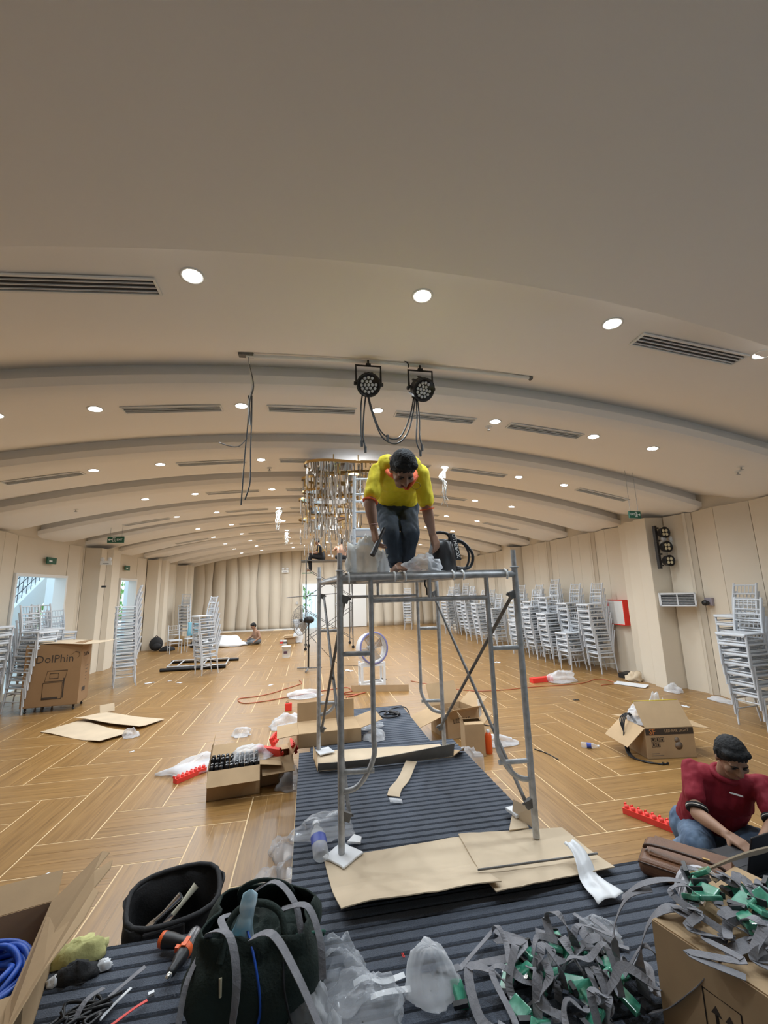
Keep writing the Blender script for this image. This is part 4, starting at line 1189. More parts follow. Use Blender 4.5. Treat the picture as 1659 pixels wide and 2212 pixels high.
for k in range(4):
    w = .012 * k
    cable([(3.98, 4.86 + w, .30), (3.88 - w, 4.84, .42), (3.77 - w, 4.80 + w, .36), (3.70 + w, 4.76, .16), (3.66 + w, 4.66, .03), (3.74, 4.52 - w, .012), (3.86 + 2 * w, 4.40, .010)], .007, M['black'], t, 'cord', 5)
for k in range(2): plug((3.87 + .05 * k, 4.40 - .01 * k, .03), t, .012, .02)
t = thing('power_plug', 'black plug lying on the left flap of the lamp carton', 'plug', (3.78, 4.64, .24))
a = MB(); a.ball((0, 0, 0), .03, 10, sc=(1, .7, .6)); a.build('body', M['black'], t)

# tall printed carton on legs at the left
c = carton('tall_carton', 'tall brown printed carton on short legs near the left wall', (-4.56, 9.02, .10), R(8), (.86, .50, 1.06), (None, None, None, None), mat('kraft_carton', (.31, .185, .09), .85, var=.1, vscale=3))  # kraft colour darkened for the shade on its backlit front
a = c
lettering('DolPhin', .19, M['ink'], c, (.02, -.2522, .80), (R(90), 0, R(0)), sx=.95)
b = MB(); b.tube([(.26, -.2522, .86), (.33, -.2522, .92), (.39, -.2522, .90), (.40, -.2522, .84), (.36, -.2522, .80)], [.004, .012, .02, .012, .003], 6, flat=.1); b.build('print_logo', M['ink'], c)
lettering('DolPhin', .10, M['ink'], c, (.4322, -.01, .84), (R(90), 0, R(90)), sx=.9)
b = MB()
def line_rect(mb, x0, x1, z0, z1, y, th=.008, sk=0):
    mb.tube([(x0, y, z0), (x1, y, z0), (x1 + sk, y, z1), (x0 + sk, y, z1)], th * .7, 4, closed=True)
line_rect(b, -.12, .17, .12, .40, -.252); line_rect(b, -.10, .20, .42, .60, -.252, sk=.03); line_rect(b, -.03, .10, .47, .555, -.252); b.box((.0, -.2522, .135), (.24, .001, .04)); b.box((.19, -.2522, .30), (.02, .001, .34))
b.build('print_drawing', M['ink'], c)
b = MB()
for k in range(5): b.box((.4315, .05, .62 - .06 * k), (.001, .13 - .02 * k, .01))
b.box((.4315, -.02, .22), (.001, .16, .07)); b.build('print_marks', M['ink'], c)
for x in (-.36, -.10, .36):
    for y in (-.20, .20):
        q = MB(); q.tube([(x, y, .01), (x, y, -.055)], [.024, .015], 8); q.ball((x, y, -.078), .022, 8); q.build('leg', M['black'], c)
def lidfn(u, v):
    x = -5.02 + 1.32 * u; y = 8.75 + .60 * v - .02 * u
    return (x, y, 1.172 + .035 * math.sin(u * 5.5 + .4) * (u) + .05 * max(0, u - .75))
sheet('cardboard_sheet', 'wavy cardboard sheet laid over the tall printed carton', lidfn, 18, 4, m=M['card_light'])
# flat sheets on the floor at left
sheet('cardboard_sheet', 'flattened cardboard lying nearest on the floor at left', lambda u, v: Vector(bil((-3.97, 7.56, .012), (-2.83, 6.80, .012), (-2.52, 7.10, .02), (-3.66, 8.02, .02))(u, v)) + Vector((0, 0, .02 * max(0, u * 4 - 3) + .006 * math.sin(u * 8))), 12, 4, .006)
sheet('cardboard_sheet', 'second flattened cardboard overlapping the first at left', lambda u, v: Vector(bil((-3.74, 8.02, .055), (-2.50, 7.27, .04), (-2.28, 7.70, .02), (-3.50, 8.44, .02))(u, v)) + Vector((0, 0, .015 * max(0, 1 - v * 4) + .006 * math.sin(u * 8))), 12, 4, .006)
b = MB(); b.box((0, 0, .07), (.22, .006, .13)); tag(b.build('cardboard_scrap', M['card_light'], None, (-3.42, 8.42, .02), (R(-24), 0, R(38))), 'small cardboard flap standing behind the flattened sheets', 'cardboard')
sheet('paper_sheet', 'white board lying on the floor before the right pier', lambda u, v: Vector(bil((6.02, 7.86, .015), (6.30, 7.35, .02), (6.52, 7.50, .03), (6.24, 8.02, .015))(u, v)), 4, 4, .008, M['white'], 'board')

# ---------------------------------------------------------------- crumpled plastic
def crumple(label, loc, size, m='film', seed=0, rz=0.0, n=32, ridge=.16, cat='plastic bag', name='plastic_bag', lump=.45, group=None):
    mb = MB(); sd = Vector((seed * 3.7, seed * 1.3, seed * .7)); k = n // 2
    sx, sy, sz = size
    def P(th, ph):
        d = Vector((math.sin(th) * math.cos(ph), math.sin(th) * math.sin(ph), math.cos(th)))
        r = 1 + lump * mnoise.noise(d * 1.6 + sd) + ridge * (abs(mnoise.noise(d * 4.5 + sd * 2)) - .25) + ridge * .6 * (abs(mnoise.noise(d * 9 + sd)) - .25)
        p = Vector((d.x * r * sx, d.y * r * sy, d.z * r * sz * (1 if d.z > 0 else .15)))
        p.z = max(p.z + sz * .10, .002 + .004 * abs(d.x))
        return p
    mb.grid(lambda u, v: P(.02 + (math.pi - .04) * u, 2 * math.pi * v), k, n, 0, True)
    o = mb.build(name, M[m], None, loc, (0, 0, rz)); tag(o, label, cat, group)
    return o
crumple('clear plastic bag beside the empty bottle at the left scaffold foot', (.12, 3.13, HP), (.19, .10, .12), 'film', 1)
crumple('milky plastic sheet left of the black tube carton', (-1.22, 5.62, 0), (.40, .20, .10), 'film_milky', 2, R(25))
crumple('thin white film draped over the black tubes', (-.60, 5.00, .26), (.20, .14, .12), 'film_milky', 3, R(10))
crumple('white crumpled bag alone on the floor behind the tube carton', (-.93, 6.62, 0), (.13, .09, .10), 'film_milky', 4)
crumple('milky plastic bag on the floor behind the runway cartons', (-.30, 6.85, 0), (.26, .16, .16), 'film_milky', 5)
crumple('plastic scraps near the thin red cable', (-.05, 8.6, 0), (.34, .18, .12), 'film_milky', 6)
crumple('clear plastic bag on the floor left of the runway, upper one', (-.18, 3.74, 0), (.10, .13, .09), 'film', 7)
crumple('clear plastic bag on the floor left of the runway, lower one', (-.27, 3.34, 0), (.10, .15, .10), 'film', 8)
crumple('clear plastic bag half hidden by the runway edge', (-.15, 3.44, 0), (.07, .12, .08), 'film', 9)
crumple('clear plastic bag between the red foam carton and the runway', (-.17, 4.86, 0), (.14, .14, .16), 'film', 10)
crumple('bluish plastic bag on the runway behind the scaffold', (.68, 5.22, HP), (.17, .13, .10), 'film', 11)
crumple('white plastic scrap beside the bluish bag', (.72, 4.80, HP), (.11, .10, .09), 'film_milky', 12)
crumple('clear film hanging over the runway corner at right', (1.62, 4.40, .05), (.16, .20, .26), 'film', 13)
crumple('white paper bag on the floor behind the narrow carton', (2.42, 5.42, 0), (.20, .12, .10), 'film_milky', 14)
crumple('milky plastic bag beside the red box on the floor at right', (5.18, 8.30, 0), (.30, .18, .20), 'film_milky', 15)
crumple('silvery film sticking out of the printed lamp carton', (4.02, 4.86, .30), (.14, .12, .20), 'film_milky', 16)
crumple('silvery wrapped part standing in the printed lamp carton', (4.28, 4.86, .32), (.08, .07, .28), 'film_milky', 17)
crumple('small wrapped part at the back of the printed lamp carton', (4.42, 4.88, .32), (.06, .05, .18), 'film_milky', 18)
crumple('crumpled brown paper bag at the foot of the right pier', (6.62, 7.98, 0), (.16, .14, .16), 'card_light', 19, ridge=.35)
crumple('plastic scraps at the near corner of the right pier', (6.60, 7.02, 0), (.12, .16, .12), 'film_milky', 20)
crumple('plastic scraps along the right wall', (6.82, 6.30, 0), (.12, .20, .05), 'film_milky', 21)
crumple('white sheeting heaped beside the seated far man, near part', (-2.95, 17.3, 0), (.62, .42, .28), 'white', 22)
crumple('white sheeting heaped beside the seated far man, far part', (-3.35, 18.6, 0), (.55, .40, .26), 'white', 23)
crumple('white sheeting heaped beside the seated far man, left part', (-3.8, 17.6, 0), (.35, .35, .26), 'white', 24)
for k, (x, y, s, lab) in enumerate(((-3.2, 11.0, .05, 'small white scrap near the metal bars'), (-2.9, 10.7, .06, 'white scrap below the metal bars'), (-3.6, 10.9, .10, 'white scrap beside the tall chair stack'), (-.8, 9.84, .07, 'blue and white scrap left of the thin red cable'), (4.9, 10.8, .10, 'white block on the floor before the chair stacks'), (1.0, 10.9, .12, 'white paper strip behind the scaffold'), (2.2, 13.0, .05, 'small dark scrap in the middle of the far floor'), (-1.88, 3.86, .022, 'tiny white scrap on the bare floor at left'), (-2.25, 6.35, .03, 'white scrap below the flattened cardboard'), (4.6, 7.0, .05, 'dark scrap on the floor before the white board'), (6.0, 6.2, .07, 'pale scrap on the floor near the right wall'))):
    a = MB(); a.grid(lambda u, v: (s * (u - .5) * 2, s * (v - .5), .004 + .3 * s * abs(mnoise.noise(Vector((u * 3, v * 3, k))))), 6, 4, 0, True, .002)
    tag(a.build('paper_scrap', M['black'] if 'dark' in lab else (M['white'] if 'blue' not in lab else M['film_milky']), None, (x, y, 0), (0, 0, rnd.uniform(0, 3))), lab, 'scrap')
crumple('white paper scrap left of the near cardboard sheets', (-2.50, 6.98, .0), (.10, .08, .10), 'film_milky', 25)

# ---------------------------------------------------------------- bottles, box, cables on the floor
M['clear'] = film('clear_bottle_plastic', (.85, .88, .90), .35, .05)
M['blue_label'] = mat('blue_label', (.04, .07, .35), .5)
def bottle(loc, rot, lab, s=1.0, squash=1.0, label_m='blue_label'):
    t = thing('plastic_bottle', lab, 'bottle', loc, 0, None, rot)
    a = MB(); a.lathe([(.001, .0), (.026 * s, .0), (.031 * s, .01 * s), (.031 * s, .12 * s), (.028 * s, .145 * s), (.013 * s, .175 * s), (.013 * s, .19 * s)], n=16); a.v = [(x, y * squash, z) for x, y, z in a.v]; a.build('body', M['clear'], t)
    a = MB(); a.lathe([(.0318 * s, .065 * s), (.0318 * s, .115 * s)], n=16); a.f = a.f[:-2]; a.mi = a.mi[:-2]; a.sm = a.sm[:-2]; a.v = [(x, y * squash, z) for x, y, z in a.v]; a.build('label', M[label_m], t)
    a = MB(); a.lathe([(.015 * s, .186 * s), (.015 * s, .205 * s), (.001, .206 * s)], n=12); a.build('cap', M['white'], t)
bottle((3.34, 5.08, .032), (R(90), 0, R(58)), 'small clear water bottle with blue label lying on the floor at right')
bottle((.085, 2.83, HP + .035), (R(-84), 0, R(5)), 'crushed clear bottle lying at the left scaffold foot', 1.55, .7)
b = MB(); b.box((0, 0, .045), (.50, .12, .09)); tag(b.build('red_box', M['red'], None, (4.80, 8.45, .002), (0, 0, R(8))), 'long red box lying by the plastic bag at right', 'box')
t = thing('red_canister', 'small red canister standing on the floor left of the scaffold', 'canister', (-.33, 7.74, 0), R(10))
a = MB(); a.box((0, 0, .06), (.11, .07, .12)); bevel(a.build('body', M['red'], t), .01)
a = MB(); a.box((-.02, 0, .128), (.05, .03, .02)); a.tube([(-.04, 0, .13), (-.02, 0, .16), (.03, 0, .15)], .006, 6); a.build('handle', M['card_dark'], t)
def floor_cable(P, r, m, lab, name='floor_cable'):
    t = thing(name, lab, 'cable', (0, 0, 0)); cable([(x, y, r + .002) for x, y in P], r, m, t, 'cord', 5, 8)
M['orange_cord'] = mat('orange_red_cord', (.42, .10, .04), .5)
floor_cable([(-.2, 10.1), (-.15, 9.75), (-.45, 9.35), (-.75, 9.0), (-1.0, 8.85), (-1.3, 8.75), (-1.15, 8.4), (-.75, 8.45), (-.45, 8.6), (.1, 8.85), (.75, 9.1), (.85, 8.8)], .009, M['orange_cord'], 'thin red cable winding over the floor left of the drum fan')
floor_cable([(.9, 8.75), (.6, 8.55), (.95, 8.45), (.7, 8.3), (1.1, 8.55)], .012, M['orange_cord'], 'red cord bunched at the low cardboard strip')
floor_cable([(2.2, 9.3), (3.0, 8.2), (3.6, 8.0), (4.4, 8.05), (5.4, 8.05), (6.0, 8.3), (6.1, 7.9), (5.7, 7.8)], .007, M['orange_cord'], 'thin brown cable along the floor at right')
floor_cable([(2.45, 6.3), (2.6, 6.1), (2.7, 6.2)], .006, M['black'], 'short black cable right of the cartons')
floor_cable([(2.75, 5.15), (2.82, 5.0), (2.85, 4.8)], .006, M['black'], 'short dark cord on the floor right of the runway')
t = thing('power_cable', 'black coiled cable with a plug at the far end of the runway', 'cable', (0, 0, 0))
cable([(1.16, 5.62, HP + .015), (1.0, 5.78, HP + .01), (.90, 5.70, HP + .01), (.95, 5.50, HP + .01), (1.10, 5.48, HP + .02), (1.14, 5.62, HP + .03), (1.02, 5.66, HP + .03), (.96, 5.58, HP + .02), (1.08, 5.55, HP + .03)], .010, M['black'], t, 'cord')
a = MB(); a.tube([(1.05, 5.66, HP + .03), (1.14, 5.50, HP + .03)], [.028, .018], 10); a.build('plug', M['black'], t)
cable([(1.10, 5.85, HP + .01), (1.28, 5.90, HP + .01), (1.33, 5.78, HP - .05), (1.33, 5.72, .15)], .008, M['black'], t, 'cord')

# ---------------------------------------------------------------- metal bars and things along the far left
def bars():
    t = thing('steel_rack', 'grey metal rack lying on the floor under the chair stack', 'rack', (-3.0, 12.95, 0))
    a = MB(); 
    for p, q in (((-.85, .55), (.7, .45)), ((-.70, -.55), (.8, -.62)), ((-.85, .55), (-.70, -.55)), ((-.55, .50), (-.45, -.5)), ((.1, .5), (.2, -.6)), ((.7, .45), (.8, -.62))): a.tube([(p[0], p[1], .10), (q[0], q[1], .10)], .022, 4)
    a.build('rails', M['steel'], t)
    for i, (p, q, lab) in enumerate((((-3.83, 12.30), (-2.2, 12.36), 'thick black bar lying in front of the metal frame'), ((-3.95, 13.65), (-2.05, 13.55), 'thick black bar lying behind the metal frame'))):
        b = MB(); b.tube([(*p, .045), (*q, .045)], .045, 4, up=(0, 0, 1)); tag(b.build('black_bar', M['black']), lab, 'bar')
bars()
def lumpy(name, label, cat, loc, size, m, seed, rz=0, ridge=.05, lump=.18):
    o = crumple(label, loc, size, m, seed, rz, 22, ridge, cat, name, lump); return o
M['khaki'] = mat('brown_bag_cloth', (.22, .14, .06), .9)
M['blue_cloth'] = mat('light_blue_cloth', (.20, .48, .62), .9)
t = thing('backpack', 'black backpack standing by the left wall', 'backpack', (-5.45, 16.9, 0), R(20))
a = MB(); a.ball((0, 0, .24), .24, 16, sc=(.95, .65, 1.02)); a.v = [(x, y, max(z, 0)) for x, y, z in a.v]; a.build('body', M['black_cloth'], t)
a = MB(); a.ball((.02, -.14, .16), .15, 12, sc=(1, .5, .8)); a.build('pocket', M['black_cloth'], t)
a = MB(); a.tube(curve_pts([(-.06, .02, .47), (0, .03, .52), (.06, .02, .47)], 5), .012, 6); a.build('handle', M['black_cloth'], t)
lumpy('cable_bag', 'black bag of cables beside the black backpack', 'bag', (-5.02, 16.75, 0), (.26, .2, .16), 'black_cloth', 31)
lumpy('cloth_bag', 'brown bag by the left wall behind the backpack', 'bag', (-4.95, 18.2, 0), (.36, .3, .34), 'khaki', 32)
lumpy('cloth_bag', 'dark brown bag next to the lone chair', 'bag', (-4.5, 18.7, 0), (.3, .3, .38), 'khaki', 33)
lumpy('dark_bag', 'dark bag under the lone chairs', 'bag', (-4.15, 17.4, 0), (.28, .2, .26), 'black_cloth', 34)
b = MB(); b.grid(lambda u, v: (-4.28 + .36 * u + .02 * math.sin(v * 9), 16.46 + .10 * math.sin(v * math.pi) - .1 + .12 * u, .52 + .46 * math.sin(v * math.pi) ** .6), 8, 16, 0, True, .004); tag(b.build('blue_cloth', M['blue_cloth']), 'light blue cloth hung over a chair back at far left', 'cloth')
t = thing('paint_bucket', 'white bucket with a dark label on the floor left of the fan', 'bucket', (-.67, 13.68, 0))
a = MB(); a.lathe([(.115, 0), (.135, .31), (.142, .31), (.142, .335), (.13, .335), (.11, .01), (.001, .01)], n=20); a.build('body', M['white_dull'], t)
a = MB(); a.box((-.02, -.128, .16), (.11, .006, .07)); a.build('label', mat('plum_label', (.10, .05, .08), .6), t)
a = MB(); a.tube(curve_pts([(-.14, 0, .30), (-.08, -.12, .22), (.08, -.12, .22), (.14, 0, .30)], 5), .004, 5); a.build('handle', M['steel'], t)
carton('cardboard_box', 'small box of tins behind the white bucket', (-.72, 17.2, 0), R(5), (.42, .34, .26), (60, 100, 100, 100), M['card'], fl=(.1, .1, .1, .1))
for k, (dx, mm, lab) in enumerate(((-.30, 'steel', 'tin can at the left of the small box'), (-.16, 'white_dull', 'pale tin can before the small box'))):
    t = thing('paint_can', lab, 'can', (-.72 + dx, 16.92, 0)); a = MB(); a.lathe([(.065, 0), (.065, .16), (.06, .165), (.001, .162)], n=16); a.build('body', M[mm], t)
    a = MB(); a.lathe([(.0655, .04), (.0655, .11)], n=16); a.build('label', M['red'] if k == 0 else M['steel_dark'], t)
crumple('white bag standing behind the box of tins', (-.42, 17.3, .0), (.20, .16, .48), 'white', 35)
b = MB(); b.box((0, 0, .012), (.9, .3, .02)); tag(b.build('board', M['card'], None, (-3.9, 20.8, .0), (0, 0, R(30))), 'brown board lying in the far left corner', 'board')
b = MB(); b.box((0, 0, .05), (.34, .16, .10)); tag(b.build('dark_box', M['black'], None, (6.72, 8.32, 0), (0, 0, R(20))), 'low dark box on the floor between the pier and the chairs', 'box')
# ---------------------------------------------------------------- people: each figure one continuous skin, clothes as children
M['skin'] = mat('tan_skin', (.36, .20, .125), .55, var=.12, vscale=9)
M['skin_dark'] = mat('shaded_skin', (.33, .18, .115), .6, var=.1, vscale=9)  # copy of the skin, shade of backlit figures put into its colour
M['hair'] = mat('black_hair', (.008, .008, .009), .75, bump=.35, bscale=160)
M['lip'] = mat('lip', (.30, .11, .09), .5)
M['eye_dark'] = mat('eye_dark', (.02, .014, .012), .3)
M['shirt_yellow'] = mat('yellow_shirt_cloth', (.86, .72, .025), .75, var=.10, vscale=14, bump=.35, bscale=22)
M['orange_trim'] = mat('orange_trim', (.80, .13, .03), .7)
M['jeans_dark'] = mat('dark_blue_jeans', (.055, .075, .105), .85, var=.5, vscale=7, bump=.3, bscale=26)
M['jeans_blue'] = mat('faded_blue_jeans', (.17, .25, .36), .85, var=.65, vscale=6, col2=(.05, .085, .15), bump=.3, bscale=26)
M['shirt_red'] = mat('dark_red_shirt', (.27, .008, .024), .8, var=.12, vscale=12, bump=.35, bscale=20)
def cap(mb, p0, p1, r0, r1, n=14, fl=1.0, up=None):
    p0, p1 = Vector(p0), Vector(p1); d = (p1 - p0); L = d.length; d = d.normalized()
    pts = []; rs = []
    for k in range(5):
        a = R(90) * (1 - k / 4) ; pts.append(p0 - d * r0 * math.sin(a)); rs.append(max(.0008, r0 * math.cos(a)))
    for k in range(5):
        a = R(90) * k / 4; pts.append(p1 + d * r1 * math.sin(a)); rs.append(max(.0008, r1 * math.cos(a)))
    mb.tube(pts, rs, n, flat=fl, up=up)
def chain(mb, pts, rs, n=14, fl=1.0, up=None):
    for a, b, ra, rb in zip(pts, pts[1:], rs, rs[1:]): cap(mb, a, b, ra, rb, n, fl, up)
def fuse(mb, name, m, parent, voxel=.01, smooth=4, fac=.5, wrinkle=0.0, wscale=9.0, seed=0.0, spiky=0.0):
    o = mb.build('tmp', m)
    r = o.modifiers.new('r', 'REMESH'); r.mode = 'VOXEL'; r.voxel_size = voxel; r.use_smooth_shade = True
    s = o.modifiers.new('s', 'SMOOTH'); s.factor = fac; s.iterations = smooth
    dg = bpy.context.evaluated_depsgraph_get()
    me = bpy.data.meshes.new_from_object(o.evaluated_get(dg)); me.name = name
    bpy.data.objects.remove(o)
    if wrinkle or spiky:
        nrm = [v.normal.copy() for v in me.vertices]
        for v, nv in zip(me.vertices, nrm):
            q = v.co.copy()
            if wrinkle: d = wrinkle * (abs(mnoise.noise(Vector((q.x * wscale, q.y * wscale, q.z * wscale * .55 + seed)))) * 1.6 - .45) + wrinkle * .5 * mnoise.noise(Vector((q.x * 30, q.y * 30, q.z * 14 + seed)))
            else: d = spiky * mnoise.noise(Vector((q.x * 130, q.y * 130, q.z * 130))) + spiky * .35 * mnoise.noise(Vector((q.x * 45, q.y * 45, q.z * 45)))
            v.co = q + nv * d
    for p in me.polygons: p.use_smooth = True
    me.materials.clear(); me.materials.append(m)
    return link(name, me, parent)
def hand(mb, wrist, d, palm_n, curl=35, s=1.0, side=1):
    """palm along d, palm_n the direction the palm looks, five separate fingers"""
    w = Vector(wrist); d = Vector(d).normalized(); nrm = Vector(palm_n); nrm = (nrm - d * nrm.dot(d)).normalized(); sd = d.cross(nrm) * side
    for k in range(4):
        off = (k - 1.5) * .019 * s
        cap(mb, w + sd * off * .6, w + d * .085 * s + sd * off, .017 * s, .0125 * s, 10)
        L = (.036, .042, .040, .030)[k] * s; p = w + d * .088 * s + sd * off * 1.08; dd = d.copy(); q = Vector(p)
        for j in range(3):
            a = R(curl * (.7 + .35 * j)); dd = (dd * math.cos(a) + nrm * math.sin(a)).normalized()
            q2 = q + dd * L * (1, .75, .6)[j]; cap(mb, q, q2, (.0088 - .0008 * j) * s, (.0082 - .0010 * j) * s, 9); q = q2
    p = w + d * .025 * s - sd * .022 * s; t1 = p + (d * .55 - sd * .75 + nrm * .45).normalized() * .042 * s; t2 = t1 + (d * .75 - sd * .15 + nrm * .6).normalized() * .034 * s
    cap(mb, p, t1, .014 * s, .0105 * s, 9); cap(mb, t1, t2, .0105 * s, .0082 * s, 9)
def basis(face, up):
    f = Vector(face).normalized(); u = Vector(up); u = (u - f * u.dot(f)).normalized(); r = u.cross(f).normalized() * -1
    return f, u, r       # forward, up, the person's left-hand direction has +r = f x u
def head(mb, c, f, u, r, s=1.0):
    c = Vector(c); L = lambda x, y, z: c + r * x * s + f * y * s + u * z * s
    Mx = Matrix((r, f, u)).transposed()
    mb.ball(L(0, -.012, .035), .088 * s, 20, sc=(.88, 1.10, 1.0), rot=Mx)
    mb.ball(L(0, .018, -.020), .074 * s, 20, sc=(.90, 1.0, 1.05), rot=Mx)
    mb.ball(L(0, .036, -.078), .044 * s, 16, sc=(1.08, .95, .85), rot=Mx)
    cap(mb, L(0, .030, -.085), L(0, -.005, -.055), .030 * s, .052 * s)
    cap(mb, L(0, .093, .022), L(0, .108, -.018), .010 * s, .0165 * s, 10)          # nose
    for q in (-1, 1):
        mb.ball(L(q * .013, .096, -.022), .0105 * s, 8)
        mb.ball(L(q * .030, .074, .030), .022 * s, 10, sc=(1.2, .8, .6), rot=Mx)     # brow
        mb.ball(L(q * .045, .060, -.018), .024 * s, 10, rot=Mx)                        # cheek
        mb.ball(L(q * .080, -.012, .0), .030 * s, 12, sc=(.32, .62, 1.0), rot=Mx)       # ear
    mb.ball(L(0, .084, -.052), .020 * s, 12, sc=(1.15, .6, .55), rot=Mx)
def face_parts(parent, c, f, u, r, s=1.0):
    c = Vector(c); L = lambda x, y, z: c + r * x * s + f * y * s + u * z * s; Mx = Matrix((r, f, u)).transposed()
    for q in (-1, 1):
        e = MB(); e.ball(L(q * .031, .083, .007), .0125 * s, 10, sc=(1.1, .5, .42), rot=Mx); e.build('eye', M['eye_dark'], parent)
        e = MB(); e.tube([L(q * .014, .095, .027), L(q * .032, .094, .033), L(q * .050, .080, .027)], [.003 * s, .0045 * s, .002 * s], 6); e.build('eyebrow', M['hair'], parent)
    e = MB(); e.tube([L(-.024, .088, -.053), L(0, .099, -.051), L(.024, .088, -.053)], [.002 * s, .0055 * s, .002 * s], 8); e.build('mouth', M['lip'], parent)
def hair(parent, c, f, u, r, s=1.0, name='hair', top=1.0, vox=.007, back=.0):
    c = Vector(c); L = lambda x, y, z: c + r * x * s + f * y * s + u * z * s; Mx = Matrix((r, f, u)).transposed()
    h = MB()
    h.ball(L(0, -.020, .052), .094 * s, 18, sc=(.93, 1.08, .96 * top), rot=Mx)
    h.ball(L(0, -.055, .012), .080 * s, 16, sc=(.98, .85, 1.05), rot=Mx)
    for q in (-1, 1):
        cap(h, L(q * .070, -.02, .05), L(q * .076, -.002, .018), .026 * s, .012 * s, 10)
        h.ball(L(q * .04, .040, .088), .040 * s, 12, sc=(1, 1, .6), rot=Mx)
    h.ball(L(0, .052, .086), .042 * s, 12, sc=(1.2, .8, .6), rot=Mx)
    return fuse(h, name, M['hair'], parent, min(vox, .006), 2, spiky=.0045)

M['bag_grey'] = film('grey_bag_film', (.60, .60, .57), .85, .4)
def bending_man():
    zt = SZ + SH + .034
    t = thing('person', 'person in a yellow shirt with orange collar bending over on the scaffold deck', 'person', (0, 0, 0))
    hip, chest, nb = Vector((.695, 3.30, 2.665)), Vector((.655, 2.98, 2.80)), Vector((.632, 2.735, 2.865))
    shR, shL = Vector((.475, 2.80, 2.815)), Vector((.795, 2.82, 2.815))
    elR, elL = Vector((.405, 2.74, 2.575)), Vector((.845, 2.86, 2.545))
    wrR, wrL = Vector((.428, 2.74, 2.405)), Vector((.925, 3.03, 2.405))
    hc = Vector((.608, 2.585, 2.765)); f, u, r = basis((.05, -.50, -.87), (.0, -.87, .50))
    b = MB()
    head(b, hc, f, u, r, 1.0)
    cap(b, nb + Vector((0, .04, 0)), hc - u * .03 - f * .03, .056, .052)
    for k, (p, q, a, c_) in enumerate(((hip, chest, .125, .115), (chest, nb, .115, .085))):
        for dx in (-.045, .045): cap(b, p + Vector((dx, .01, .035)), q + Vector((dx, .01, .035 - .02 * k)), a * .58, c_ * .58)
    for s, e, w in ((shR, elR, wrR), (shL, elL, wrL)):
        cap(b, chest.lerp(s, .55) + Vector((0, .015, .02)), s, .048, .046); chain(b, [s, e], [.046, .039]); chain(b, [e, e.lerp(w, .35), w], [.041, .040, .026])
    hand(b, wrR, (.16, .02, -1), (.75, .2, .1), 42, 1.0, 1)
    hand(b, wrL, (.35, .18, -.9), (-.3, .8, -.2), 30, 1.0, -1)
    legs = [(Vector((.610, 3.28, 2.63)), Vector((.605, 3.05, 2.42)), Vector((.640, 3.10, zt + .075))), (Vector((.785, 3.28, 2.63)), Vector((.765, 3.06, 2.41)), Vector((.728, 3.12, zt + .075)))]
    for k, (h_, kn, an) in enumerate(legs):
        chain(b, [h_, kn, kn.lerp(an, .3), an], [.075, .055, .055, .036])
        toe = an + (Vector((.035, -.165, -.045)) if k == 0 else Vector((.075, -.12, -.045)))
        cap(b, an + Vector((0, .03, -.045)), an + (toe - an) * .55, .030, .030); 
        sd = (toe - an).cross(Vector((0, 0, 1))).normalized()
        for j in range(5):
            o_ = (j - 2) * .0155; cap(b, an + (toe - an) * .5 + sd * o_ * .7, toe + sd * o_ + Vector((0, 0, -.012)) - (toe - an).normalized() * abs(j - 1.5) * .008, .016, .0105 if j else .010, 8)
    b.v = [(x, y, max(z, zt + .001)) for x, y, z in b.v]
    fuse(b, 'body', M['skin_dark'], t, .0065, 3)
    face_parts(t, hc, f, u, r)
    hair(t, hc, f, u, r)
    # shirt
    s = MB()
    for dx in (-.075, 0, .075):
        cap(s, chest + Vector((dx, 0, .02)), nb + Vector((dx * 1.1, .06, -.005)), .112, .085)
        cap(s, hip + Vector((dx, -.10, .055)), chest + Vector((dx, .02, .02)), .098, .108)
    for sh, e in ((shR, elR), (shL, elL)):
        cap(s, chest.lerp(sh, .45) + Vector((0, 0, .02)), sh, .090, .066)
        cap(s, sh, sh.lerp(e, .72), .064, .062, 14)
    hem = MB()
    o = fuse(s, 'shirt', M['shirt_yellow'], t, .008, 4, wrinkle=.012)
    # collar, placket, cuffs
    c = MB(); cen = hc - u * .085 - f * .02 + Vector((0, .035, -.01))
    ring = []
    for k in range(16):
        a = math.pi * (1.0 - .13) + math.pi * 1.26 * k / 15
        ring.append(Vector((.625 + .098 * math.cos(a), 2.70 + .075 * math.sin(a), 2.79 - .045 * math.cos(a) ** 2 * 0 + .065 * math.sin(a))))
    c.tube(ring, [.008] + [.017] * 14 + [.008], 8, flat=.7)
    c.tube([(.545, 2.645, 2.745), (.60, 2.615, 2.685), (.635, 2.62, 2.645)], [.02, .026, .012], 8, flat=.5); c.tube([(.715, 2.645, 2.745), (.668, 2.615, 2.685), (.640, 2.62, 2.645)], [.02, .026, .012], 8, flat=.5)
    c.build('collar', M['orange_trim'], t)
    for sh, e in ((shR, elR), (shL, elL)):
        p = sh.lerp(e, .93); q = sh.lerp(e, .955); c = MB(); c.tube([p, q], [.055, .054], 16); c.build('cuff', M['orange_trim'], t)
    c = MB(); c.tube([Vector((.715 + .030 * math.cos(k * .3927), 2.665 - .012 * math.sin(k * .3927), 2.685 + .022 * math.sin(k * .3927))) for k in range(16)], .0022, 5, closed=True); c.build('badge', mat('olive_print', (.25, .20, .02), .8), t)
    # trousers
    j = MB()
    cap(j, hip + Vector((-.07, -.02, -.02)), hip + Vector((.07, -.02, -.02)), .135, .135)
    for h_, kn, an in legs:
        chain(j, [h_, kn, kn.lerp(an, .55), an + Vector((0, 0, .015))], [.098, .072, .062, .056], 16)
    fuse(j, 'trousers', M['jeans_dark'], t, .008, 3, wrinkle=.010, wscale=11)
